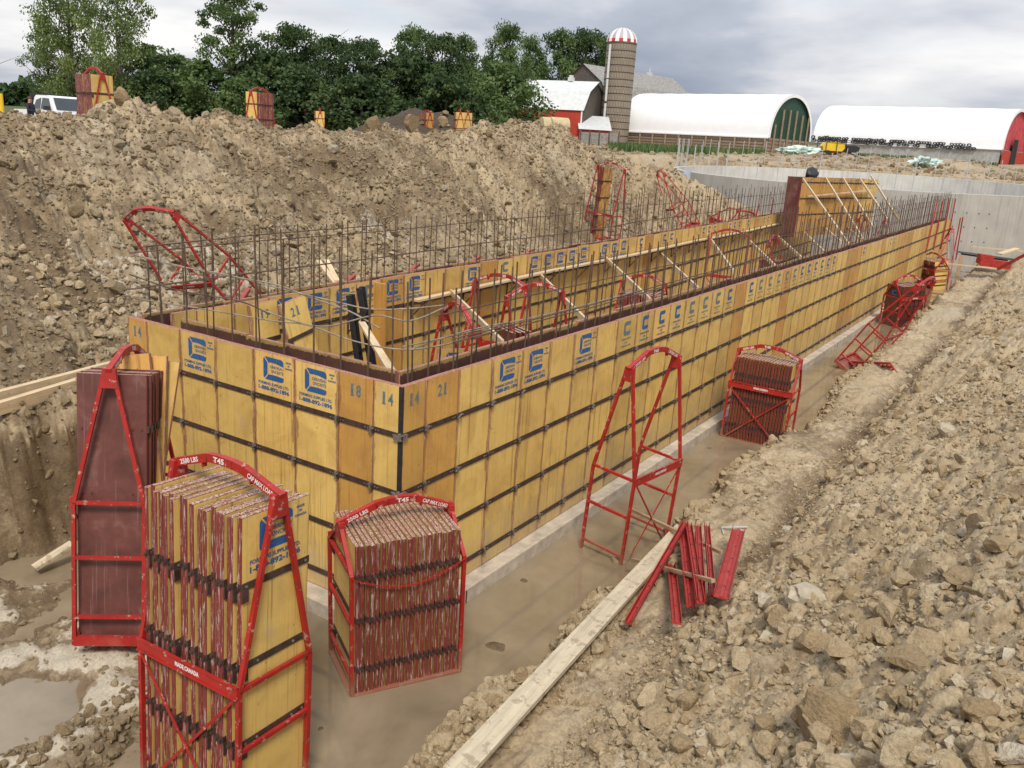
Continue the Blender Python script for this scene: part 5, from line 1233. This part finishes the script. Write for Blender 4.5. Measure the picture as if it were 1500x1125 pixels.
for k in range(6):
    b = 1.6+k*1.75; m = MB(); m.beam(P(-.15, b, -1), P(-.15, b, min(prof(b/11.5)[1]-1.0 if k < 5 else 5, 5.6)), .16, .2, (1, 0, 0)); m.build('pole', WOODB, sh1)
for k in range(5):
    m = MB(); z_ = .0+.42*k; m.beam(P(-.08, .2, z_), P(-.08, 11.3, z_), .04, .06); m.build('end_joint', WOODG, sh1)
m = MB(); m.add([P(-.1, 6.8, .9), P(-.1, 9.0, .9), P(-.1, 9.0, 1.35), P(-.1, 6.8, 1.35)], [(0, 1, 2, 3)]); m.build('opening', DARK, sh1)
d2 = 115.0; A2 = Vector(yardpt(1461, d2)); A2.z = at_d(1461, 238, d2)[2]
ux2 = (-RH*.743+FH*.669).normalized(); uy2 = (RH*.669+FH*.743).normalized()
REDF = simple('red_fabric_end', (.50, .06, .07), .7, .3, 1.5)
sh2, P, prof = shelter('long white arched fabric shelter with a red end wall at the right', A2, ux2, uy2, 26.2, 13, 1.7, 5.6, REDF, CONCG)
m = MB(); m.add([P(-.28, .1, -1), P(-.28, 12.9, -1), P(-.28, 12.9, 1.6), P(-.28, .1, 1.6)], [(0, 1, 2, 3)]); m.build('lower_end_wall', BARNRED, sh2)
m = MB(); m.add([P(-.32, 4.2, -1), P(-.32, 7.6, -1), P(-.32, 7.2, 3.2), P(-.32, 4.8, 3.2)], [(0, 1, 2, 3)]); m.build('doorway', DARK, sh2)
m = MB(); m.add([P(3.5, -.18, 1.45), P(26, -.18, 1.45), P(26, -.12, 2.3), P(3.5, -.12, 2.0)], [(0, 1, 2, 3)]); m.build('tyre_sheet', TARPW, sh2)
TYRE = simple('black_tyre_rubber', (.02, .02, .022), .8, .3, 4)
tm = MB()
for i in range(14):
    a0, a1 = 2*PI*i/14, 2*PI*(i+1)/14; pr_ = [(.34, 0), (.34, .10), (.17, .10), (.17, 0)]
    for (r0_, z0_), (r1_, z1_) in zip(pr_, pr_[1:]+pr_[:1]): tm.add([(r0_*math.cos(a0), -z0_, r0_*math.sin(a0)), (r0_*math.cos(a1), -z0_, r0_*math.sin(a1)), (r1_*math.cos(a1), -z1_, r1_*math.sin(a1)), (r1_*math.cos(a0), -z1_, r1_*math.sin(a0))], [(0, 1, 2, 3)])
tmesh = tm.mesh('tyre', TYRE); rr = random.Random(9); az2 = math.atan2(ux2.y, ux2.x)
for i in range(62):
    a = 3.2+i*.37; 
    for row in range(2):
        if rr.random() < .18: continue
        o = link('tyre', tmesh); q = A2+P(a+row*.3, -.30-.02*row, 1.62+row*.42+(a/26)*.22); o.location = q; o.rotation_euler = (.35, rr.uniform(-.3, .3), az2); s_ = rr.uniform(.8, 1.1); o.scale = (s_, s_, s_*rr.uniform(.55, .8)); tag(o, 'old black tyre weighing down the cover edge of the long white shelter', 'tyre', 'tyres along the long white shelter')
# crop sprayer
p = Vector(yardpt(1216, 92)); p.z = hz(p.x, p.y)+.05; sc9 = 92/F_PX; sp_ = empty('crop_sprayer', p, (0, 0, math.atan2(RH.y, RH.x))); sp_.scale = (.8, .8, .8); tag(sp_, 'yellow tank sprayer trailer on a dark red frame with big black wheels', 'sprayer')
YT = simple('yellow_tank_plastic', (.78, .52, .02), .4, .1, 2); DRD = simple('dark_red_frame', (.12, .012, .012), .5, .2, 3)
m = MB(); m.prism([(-1.35, .95), (1.15, .95), (1.5, 1.35), (1.35, 1.9), (.4, 2.12), (-1.1, 2.02), (-1.5, 1.5)], lambda u, v: (u, -.7, v), lambda u, v: (u, .7, v)); m.build('tank', YT, sp_)
m = MB(); m.box(-2.2, 2.4, -.8, .8, .68, .93); m.beam((2.3, 0, .8), (4.0, 0, .35), .15, .12); m.build('frame', DRD, sp_)
for sx in (-.9, 1.3):
    m = MB(); m.tube([(sx, -1.15, .38), (sx, -.75, .38)], .62, 16); m.build('wheel', TYRE, sp_)
    m = MB(); m.tube([(sx, .75, .38), (sx, 1.15, .38)], .62, 16); m.build('wheel', TYRE, sp_)
m = MB(); m.box(1.7, 3.0, -.9, .9, .9, 1.75); m.beam((2.6, -.5, 1.5), (3.4, -.5, 1.3), .5, .6); m.build('boom_unit', BLACKST, sp_)
m = MB()
for z_ in (2.3, 2.5): m.beam((-2.4, -.9, z_), (2.2, -.9, z_-.15), .06, .06)
for x_ in (-2.3, -1.1, .3, 1.5): m.beam((x_, -.9, 1.0), (x_, -.9, 2.9 if x_ > -2 and x_ < 0 else 2.5), .07, .07)
m.build('boom', BLACKST, sp_)
m = MB(); m.box(-3.4, -2.3, -.7, .7, .9, 1.45); m.beam((-3.6, 0, .7), (-1.8, 0, .8), .12, .2); m.build('front_box', simple('tan_box', (.40, .33, .18), .7, .2, 3), sp_)
# heaps of crumpled sheeting
TEAL = simple('pale_green_plastic', (.52, .64, .58), .5, .3, 2.5)
for k, (px, dep, s_, lb) in enumerate(((1172, 84, 2.3, 'left heap of crumpled pale green plastic sheet behind the tank'), (1352, 74, 2.0, 'right heap of crumpled white and green plastic sheet behind the tank'))):
    p = yardpt(px, dep); p[2] = hz(p[0], p[1]); o = blob('plastic_heap', TEAL, (p[0], p[1], p[2]+.25), (s_*.45, s_*.8, .48), 71+k, 4, .8, 4.5, rot=.3+k, smooth=False); tag(o, lb, 'plastic sheet')
# round bales behind the pile end
BALE = simple('wrapped_bale', (.50, .42, .24), .8, .2, 3)
for k, px in enumerate((805, 818)):
    p = at_d(px, 184.5, 60); m = MB(); m.tube([(-.65, 0, 0), (.65, 0, 0)], .58, 20); o = m.build('round_bale', BALE); o.location = p; o.rotation_euler = (0, 0, math.atan2(RH.y, RH.x)+.35); tag(o, ('left' if k == 0 else 'right')+' of two tan round bales just behind the right end of the pile', 'bale')
# post and small marker at the tank
p = at_x(1005, 257, 42); m = MB(); m.tube([(0, 0, -.4), (0, 0, .3)], .22, 12); o = m.build('water_jug', simple('blue_grey_jug', (.42, .50, .56), .3, .1, 3)); q = at_d(1005, 259, 44); o.location = q; tag(o, 'blue grey plastic jug against the left of the tank wall', 'jug')

# pickup truck and man
p = at_d(86, 141, 44); tr = empty('pickup_truck', (p[0], p[1], p[2]-1.95)); 
fw = (RH*.80-FH*.60).normalized(); tr.rotation_euler = (0, 0, math.atan2(fw.y, fw.x)); tag(tr, 'white pickup truck parked behind the pile at the left', 'pickup')
TW = simple('white_car_paint', (.80, .81, .82), .25, .03, 2); GL = simple('car_glass', (.045, .055, .06), .08, .1, 2)
def carprism(prof, y0, y1, mat, name, par, inset=0): 
    m = MB(); m.prism(prof, lambda u, v: (u, y0+(inset if v > 1.3 else 0), v), lambda u, v: (u, y1-(inset if v > 1.3 else 0), v)); return m.build(name, mat, par)
carprism([(-2.9, .45), (2.9, .45), (2.95, .95), (2.75, 1.12), (1.35, 1.22), (.85, 1.25), (-2.9, 1.2)], -.98, .98, TW, 'body', tr)
carprism([(-1.0, 1.2), (1.35, 1.2), (.70, 1.88), (.45, 1.95), (-.75, 1.95), (-.95, 1.85)], -.92, .92, TW, 'cab', tr, .14)
m = MB(); m.add([(1.30, -.80, 1.26), (1.30, .80, 1.26), (.78, .68, 1.84), (.78, -.68, 1.84)], [(0, 1, 2, 3)]); m.v = [(a+.03, b, c+.012) for a, b, c in m.v]; m.build('windscreen', GL, tr)
for s_ in (-1, 1):
    m = MB(); ys_ = s_*.945; yt_ = s_*.80; m.add([(1.02, ys_, 1.27), (.62, yt_, 1.80), (-.05, yt_, 1.82), (-.05, ys_, 1.27)], [(0, 1, 2, 3)]); m.build('side_window', GL, tr)
    m = MB(); m.add([(-.15, ys_, 1.27), (-.15, yt_, 1.82), (-.65, yt_, 1.80), (-.85, ys_, 1.27)], [(0, 1, 2, 3)]); m.build('side_window', GL, tr)
    m = MB(); m.box(.95, 1.15, min(s_*1.0, s_*1.28), max(s_*1.0, s_*1.28), 1.22, 1.42); mr = m.build('mirror', BLACKST, tr)
    for x_ in (-1.9, 1.9):
        m = MB(); m.tube([(x_, s_*.70, .40), (x_, s_*1.0, .40)], .40, 20); wh_ = m.build('wheel', TYRE, tr)
        m = MB(); m.tube([(x_, s_*1.0, .40), (x_, s_*1.01, .40)], .22, 14); m.build('rim', BOLT, wh_)
    m = MB(); m.box(2.90, 2.97, min(s_*.6, s_*.9), max(s_*.6, s_*.9), .80, 1.0); m.build('headlight', WPAINT, tr)
m = MB(); m.box(2.9, 3.0, -.6, .6, .6, 1.0); m.build('grille', BLACKST, tr)
m = MB(); m.box(-1.2, -1.05, -.9, .9, 1.2, 2.05); m.build('headache_rack', BLACKST, tr)
# man
SKIN = simple('skin', (.42, .22, .14), .6, .1, 5); NAVY = simple('navy_jacket', (.012, .015, .03), .8, .2, 6); HAIR = simple('brown_hair', (.10, .045, .02), .8, .2, 20)
p = at_d(43, 144, 41)
bm = bmesh.new(); sk = bm.verts.layers.skin.verify()
J = dict(pel=(0, 0, .95, .15), sp=(0, .01, 1.2, .15), ch=(0, .01, 1.40, .17), nk=(0, 0, 1.52, .065), hd=(.02, 0, 1.62, .085), ht=(.02, 0, 1.72, .09), hl=(0, .10, .92, .09), kl=(.02, .11, .50, .065), al=(-.02, .11, .09, .045), tl=(.14, .12, .04, .035), hr=(0, -.10, .92, .09), kr=(.05, -.11, .50, .065), ar=(.0, -.11, .09, .045), tr=(.16, -.12, .04, .035), sl=(0, .20, 1.43, .075), el=(.03, .27, 1.16, .05), wl=(.16, .24, .95, .032), sr=(0, -.20, 1.43, .075), er=(.10, -.27, 1.18, .05), wr=(.32, -.22, 1.15, .032), fl=(.21, .23, .88, .028), fr=(.40, -.21, 1.16, .028))
vv = {k: bm.verts.new(v[:3]) for k, v in J.items()}
for k, v in J.items(): vv[k][sk].radius = (v[3], v[3])
vv['pel'][sk].use_root = True
for a, b in ('pel sp', 'sp ch', 'ch nk', 'nk hd', 'hd ht', 'pel hl', 'hl kl', 'kl al', 'al tl', 'pel hr', 'hr kr', 'kr ar', 'ar tr', 'ch sl', 'sl el', 'el wl', 'wl fl', 'ch sr', 'sr er', 'er wr', 'wr fr') and [s.split() for s in ('pel sp', 'sp ch', 'ch nk', 'nk hd', 'hd ht', 'pel hl', 'hl kl', 'kl al', 'al tl', 'pel hr', 'hr kr', 'kr ar', 'ar tr', 'ch sl', 'sl el', 'el wl', 'wl fl', 'ch sr', 'sr er', 'er wr', 'wr fr')]:
    bm.edges.new((vv[a], vv[b]))
me = bpy.data.meshes.new('person'); bm.to_mesh(me); bm.free(); man = link('person', me); man.location = (p[0], p[1], p[2]-1.72); man.rotation_euler = (0, 0, tr.rotation_euler.z+.5)
md = man.modifiers.new('skin', 'SKIN'); md.use_smooth_shade = True; man.modifiers.new('sub', 'SUBSURF').levels = 2
dg_ = bpy.context.evaluated_depsgraph_get(); dg_.update(); me2 = bpy.data.meshes.new_from_object(man.evaluated_get(dg_)); man.modifiers.clear(); man.data = me2
me2.materials.clear(); me2.materials.append(SKIN); me2.materials.append(NAVY)
for pl_ in me2.polygons: pl_.material_index = 1 if pl_.center.z < 1.52 and not (pl_.center.z < .98 and abs(pl_.center.y) > .19) else 0
tag(man, 'man in a dark jacket standing by the truck behind the pile, turned to the right', 'person')
hb2 = blob('hair', HAIR, (0.0, 0, 1.735), (.105, .095, .075), 5, 2, .08, 3); hb2.parent = man
m = MB(); m.box(.105, .135, -.012, .012, 1.60, 1.64); m.build('nose', SKIN, man)
# utility post
p = at_d(2, 155, 40); m = MB(); m.tube([(0, 0, -1.5), (0, 0, .55)], .11, 8); o = m.build('yellow_post', YT); o.location = p; tag(o, 'yellow post cut by the left picture edge', 'post')
# wind turbines
for k, (px, py, dep, ang) in enumerate(((-26, 104, 900, 68), (470, 75, 1000, 52))):
    p = at_d(px, py, dep); zg = G(p[0], p[1]); wtb = empty('wind_turbine', (p[0], p[1], zg), (0, 0, math.atan2(RH.y, RH.x))); tag(wtb, ('left' if k == 0 else 'right')+' far wind turbine of which only a thin blade shows', 'wind turbine')
    hh_ = p[2]-zg; m = MB(); m.tube([(0, 0, 0), (0, 0, hh_)], 2.0, 12, r2=1.2); m.build('tower', GALV, wtb)
    m = MB(); m.tube([(0, -3, hh_), (0, 4, hh_)], 1.6, 10); m.build('nacelle', GALV, wtb)
    for j in range(3):
        a = math.radians(90-ang+120*j); d = Vector((math.cos(a), 0, math.sin(a))); m = MB(); q = Vector((0, -3.5, hh_)); m.tube([q, q+d*12, q+d*42], 1.0, 6, r2=.2); m.build('blade', GALV, wtb)

# ------------------------------------------------------------------ trees
def mat_leaf(name, c0, c1):
    m, nt, b = newmat(name); rr_ = N(nt, 'ShaderNodeAttribute', attribute_name='tint').outputs['Fac']
    c = ramp(nt, rr_, [(0, c0), (1, c1)]); L(nt, c, b.inputs['Base Color']); b.inputs['Roughness'].default_value = .65; b.inputs['Specular IOR Level'].default_value = .25
    tr_ = N(nt, 'ShaderNodeBsdfTranslucent'); L(nt, c, tr_.inputs['Color']); mx = N(nt, 'ShaderNodeMixShader'); mx.inputs[0].default_value = .3
    L(nt, b.outputs[0], mx.inputs[1]); L(nt, tr_.outputs[0], mx.inputs[2]); L(nt, mx.outputs[0], nt.nodes['Material Output'].inputs['Surface']); return m
LEAFL = mat_leaf('fresh_leaves', (.10, .155, .045), (.27, .34, .12)); LEAFD = mat_leaf('dark_leaves', (.034, .064, .024), (.11, .16, .056)); LEAFM = mat_leaf('mid_leaves', (.06, .105, .034), (.165, .235, .08))
BARK = simple('bark', (.10, .085, .065), .9, .3, 4)
def tree_meshes(seed, H_, R_, n_leaf, leaf, mat, trunk_h=.22, sparse=1.0, clumps=60, up=1.0):
    r = np.random.default_rng(seed); rp = random.Random(seed)
    m = MB(); limbs = []
    nt_ = 1+(seed % 2)
    m.tube([(0, 0, -1), (.1, .05, H_*.3), (.2*rp.uniform(-1, 1), .2*rp.uniform(-1, 1), H_*.62), (rp.uniform(-.5, .5), rp.uniform(-.5, .5), H_*.93)], .028*H_, 8, r2=.05)
    C = []
    for i in range(clumps):
        f = (i+.5)/clumps; z = H_*(trunk_h+(1-trunk_h)*f); t = (z/H_-trunk_h)/(1-trunk_h)
        env = (math.sin(PI*min(1, t*.86+.12))**.75)*R_*up**0
        a = i*2.399+rp.uniform(-.4, .4); rad = env*math.sqrt(rp.random())*rp.uniform(.75, 1.12)
        c = np.array([rad*math.cos(a), rad*math.sin(a), min(H_*.985, z+rp.uniform(-.05, .05)*H_)]); C.append((c, rp.uniform(.12, .23)*R_*(1.15-.35*t)))
        if i % 2 == 0:
            z0 = max(H_*.15, c[2]-rad*.75-.05*H_); m.tube([(0, 0, z0), tuple(c*np.array([.5, .5, 0])+np.array([0, 0, (z0+c[2])*.5])), tuple(c)], .010*H_*(1.1-t*.7), 5, r2=.02)
    me_t = m.mesh('trunk', BARK)
    C = [(c, s*1.28) for c, s in C]
    per = n_leaf//clumps; V = []; T = []
    for c, s in C:
        k = per; d = r.normal(size=(k, 3)); d /= np.linalg.norm(d, axis=1)[:, None]; rad = s*(r.random(k)**.62)*r.uniform(.75, 1.35)
        pts = c+d*rad[:, None]*np.array([1.25, 1.25, .75]); 
        n_ = r.normal(size=(k, 3)); n_[:, 2] += .6; n_ /= np.linalg.norm(n_, axis=1)[:, None]
        u = np.cross(n_, r.normal(size=(k, 3))); u /= np.linalg.norm(u, axis=1)[:, None]; w_ = np.cross(n_, u); ls = leaf*r.uniform(.6, 1.3, k)[:, None]
        q = np.stack([pts-u*ls*.5, pts+w_*ls*.33, pts+u*ls*.5, pts-w_*ls*.33], 1); V.append(q.reshape(-1, 3)); base_t = r.uniform(.05, .85); T.append(np.repeat(np.clip(base_t+r.normal(0, .18, k), 0, 1), 4))
    V = np.concatenate(V); Fc = np.arange(len(V)).reshape(-1, 4); me_c = npmesh('crown', V, Fc, mat, False, dict(tint=np.concatenate(T))); return me_t, me_c
KINDS = dict(
    big=tree_meshes(2, 14, 5.0, 17000, .29, LEAFL, .10, clumps=90), slim=tree_meshes(6, 14, 4.0, 16000, .28, LEAFM, .08, clumps=110), round=tree_meshes(8, 10, 4.6, 17000, .29, LEAFD, .06, clumps=70),
    round2=tree_meshes(11, 10, 4.4, 16000, .29, LEAFM, .06, clumps=64), low=tree_meshes(14, 5, 3.6, 6000, .30, LEAFM, .02, clumps=46), lowd=tree_meshes(17, 5, 4.0, 6000, .34, LEAFD, .02, clumps=46))
HT = dict(big=14, slim=14, round=10, round2=10, low=5, lowd=5)
def tree(px, topy, depth, kind, label, sx=1.0, rot=0, name='tree'):
    b = yardpt(px, depth); t = at_d(px, topy, depth); h = t[2]-b[2]
    k = h/HT[kind]; root = empty(name, b, (0, 0, rot)); root.scale = (k*sx, k*sx, k); tag(root, label, 'tree', 'trees behind the pile'); mt, mc = KINDS[kind]; link('trunk', mt, root); link('crown', mc, root); return root
TL = [(112, -62, 84, 'big', 'large light green tree at the far left, its top cut by the picture', .66, .4), (182, -45, 80, 'big', 'large light green tree right behind the first, top cut by the picture', .68, 2.1), (78, 30, 88, 'slim', 'light green tree edge standing left of the two large ones', .8, 2.0), (228, 74, 86, 'low', 'bushy light tree right of the large pair', 1.0, 1.1),
      (345, -22, 84, 'slim', 'tall slender airy tree with its top cut by the picture', .95, .3), (268, 84, 88, 'slim', 'small young tree between the tall ones', .8, 3.1), (300, 95, 82, 'low', 'low bushy tree below the slender one', 1.1, 2.2), (230, 112, 80, 'lowd', 'low dark bush below the large pair', 1.2, 4.2),
      (430, 43, 88, 'round', 'dark rounded tree right of the slender one', .85, 1.3), (480, 58, 92, 'round', 'very dark tree in the middle of the row, lower top', .85, 2.9), (535, 62, 88, 'round', 'dark broad tree left of the centre gap', .85, 4.4), (395, 85, 84, 'lowd', 'dark low tree below the dark rounded one', 1.0, .9),
      (600, 50, 96, 'round2', 'green tree just right of the centre gap', .70, .2), (640, 55, 92, 'round', 'dark broad tree above the soil heap', .75, 3.3), (590, 92, 90, 'lowd', 'dark low tree above the soil heap at the left', 1.1, 5.0), (675, 62, 94, 'round2', 'green tree right of the soil heap', .62, 4.1),
      (735, 46, 100, 'round2', 'green tree whose boughs reach the barn roof', .62, 5.2), (770, 62, 150, 'round2', 'green tree directly behind the red barn', .55, 1.9), (728, 100, 96, 'low', 'lower green tree left of the barn roof', 1.1, 2.6),       (815, 55, 150, 'round2', 'green tree behind the barn, left', .75, 3.8), (850, 50, 152, 'round', 'dark tree behind the barn, centre', .7, .7), (880, 62, 150, 'round2', 'green tree just left of the silo', .55, 2.2), (916, 141, 130, 'round2', 'small shrub between the silo and the white shelter', .22, 1.0),
      (1530, 143, 132, 'round', 'dark tree at the right picture edge', .7, 1.0), (1518, 165, 128, 'low', 'light low tree at the right picture edge', .8, 2.0), (650, 118, 86, 'lowd', 'dark shrub right behind the soil heap', 1.1, 3.0), (700, 125, 90, 'low', 'shrub between the soil heap and the barn', 1.0, 4.0), (450, 112, 82, 'lowd', 'dark shrub below the darkest tree', 1.2, 1.5), (530, 118, 84, 'lowd', 'dark shrub beside the tall lump of earth', 1.2, 2.4), (350, 118, 80, 'low', 'green shrub below the slender tree', 1.1, 5.5)]
for t in TL: tree(*t)
# distant wood
r = np.random.default_rng(77); V = []; T = []
def wood(px0, px1, topf, dep, n, lf):
    px = r.uniform(px0, px1, n); 
    for q in px:
        d_ = dep*r.uniform(.92, 1.08); b = yardpt(q, d_); tp = at_d(q, topf(q), d_)[2]; z_ = b[2]+(tp-b[2])*math.sqrt(r.random())*r.uniform(.75, 1.03); c = np.array([b[0], b[1], z_]); n_ = r.normal(size=3); u = np.cross(n_, r.normal(size=3)); u /= np.linalg.norm(u); w_ = np.cross(u, r.normal(size=3)); w_ /= np.linalg.norm(w_)
        V.extend([c-u*lf, c+w_*lf*.8, c+u*lf, c-w_*lf*.8]); T.extend([r.random()]*4)
wood(-60, 62, lambda q: 120+10*math.sin(q*.11)*.6+(8 if q > 48 else 0)+2*math.sin(q*.5), 260, 7000, .9)
wood(-120, 900, lambda q: 132+q*.05+2*math.sin(q*.2), 420, 9000, 1.4)
me = npmesh('distant_wood', np.array(V), np.arange(len(V)).reshape(-1, 4), LEAFD, False, dict(tint=np.array(T)*.8)); o = link('distant_wood', me); tag(o, 'far dark wood along the horizon', 'wood', kind='stuff')
# tall grass in front of the white shelter
V = []; T = []
def grass(px0, px1, dep0, dep1, n, h):
    B_ = np.array([yardpt(r.uniform(px0, px1), r.uniform(dep0, dep1)) for _ in range(n)]); B_[:, 2] = Hfull(B_[:, 0], B_[:, 1], False)[0]-.05
    for b in B_:
        hh_ = h*r.uniform(.5, 1.2); a = r.uniform(0, PI); d = np.array([math.cos(a), math.sin(a), 0])*.10; ln = np.array([r.normal(0, .15), r.normal(0, .15), hh_])
        V.extend([b-d, b+d, b+ln+d*.3, b+ln-d*.3]); T.extend([r.random()]*4)
def hz0(x, y): return float(Hfull(np.array([x]), np.array([y]), False)[0][0])-.05
grass(893, 1118, 84, 98, 2600, .75); grass(1255, 1335, 92, 97, 700, .8); grass(1420, 1458, 82, 88, 500, .6); grass(1335, 1390, 93, 96, 300, .5)
me = npmesh('tall_grass', np.array(V), np.arange(len(V)).reshape(-1, 4), LEAFM, False, dict(tint=np.array(T))); o = link('tall_grass', me); tag(o, 'tall green grass in front of the white shelters', 'grass', kind='stuff')
ZEN = 1.35; EXPO = 0.04
# ------------------------------------------------------------------ camera, light, sky
cd = bpy.data.cameras.new('camera'); cam = bpy.data.objects.new('camera', cd); COL.objects.link(cam)
M = Matrix(((CR[0], CU[0], -CF[0], CAM[0]), (CR[1], CU[1], -CF[1], CAM[1]), (CR[2], CU[2], -CF[2], CAM[2]), (0, 0, 0, 1)))
cam.matrix_world = M; cd.sensor_width = 36; cd.lens = F_PX/1500*36; cd.clip_start = .05; cd.clip_end = 6000
scene.camera = cam
SUN_AZ, SUN_EL = math.radians(215), math.radians(52)      # azimuth measured from +X towards +Y
sd = bpy.data.lights.new('sun', 'SUN'); sd.energy = 2.9; sd.angle = math.radians(14); sd.color = (1, .92, .80)
so = bpy.data.objects.new('sun', sd); COL.objects.link(so)
dv = Vector((math.cos(SUN_AZ)*math.cos(SUN_EL), math.sin(SUN_AZ)*math.cos(SUN_EL), math.sin(SUN_EL)))
so.rotation_euler = dv.to_track_quat('Z', 'Y').to_euler()
w = bpy.data.worlds.new('World'); scene.world = w; w.use_nodes = True; nt = w.node_tree
bg = nt.nodes['Background']; bg.inputs['Strength'].default_value = .1
sky = N(nt, 'ShaderNodeTexSky', sky_type='NISHITA'); sky.sun_disc = False; sky.sun_elevation = SUN_EL; sky.sun_rotation = PI/2-SUN_AZ
tc = N(nt, 'ShaderNodeTexCoord').outputs['Generated']
sep = N(nt, 'ShaderNodeSeparateXYZ'); L(nt, tc, sep.inputs[0]); zz = math_(nt, 'MAXIMUM', sep.outputs[2], 0.0)
den = math_(nt, 'ADD', zz, .13)
cmb = N(nt, 'ShaderNodeCombineXYZ'); L(nt, math_(nt, 'DIVIDE', sep.outputs[0], den), cmb.inputs[0]); L(nt, math_(nt, 'DIVIDE', sep.outputs[1], den), cmb.inputs[1])
n1 = noise(nt, mapping(nt, cmb.outputs[0], (1, 1, 1), (2.2, 5.1, 0)), .34, 6, .52, .25)
n2 = noise(nt, mapping(nt, cmb.outputs[0], (1, 1, 1), (7, 1, 0)), .85, 5, .55, .2)
# cloud brightness
cl = ramp(nt, math_(nt, 'ADD', math_(nt, 'MULTIPLY', n1, .72), math_(nt, 'MULTIPLY', n2, .28)), [(.38, (2.9, 3.3, 4.1)), (.47, (4.1, 4.45, 5.15)), (.54, (6.3, 6.4, 6.75)), (.62, (8.6, 8.5, 8.4))])
blue = ramp(nt, n2, [(.62, (0, 0, 0)), (.75, (.45, .45, .45))])
skyc = mixc(nt, blue, cl, mixc(nt, 1.0, sky.outputs[0], (1, 1, 1), 'MULTIPLY'))
zen = math_(nt, 'ADD', math_(nt, 'MULTIPLY', math_(nt, 'POWER', zz, .9), ZEN), 1.0)
mul = N(nt, 'ShaderNodeVectorMath', operation='SCALE'); L(nt, skyc, mul.inputs[0]); L(nt, zen, mul.inputs['Scale'])
L(nt, mul.outputs[0], bg.inputs['Color'])
scene.view_settings.view_transform = 'Standard'; scene.view_settings.look = 'None'; scene.view_settings.exposure = EXPO; scene.view_settings.gamma = 1
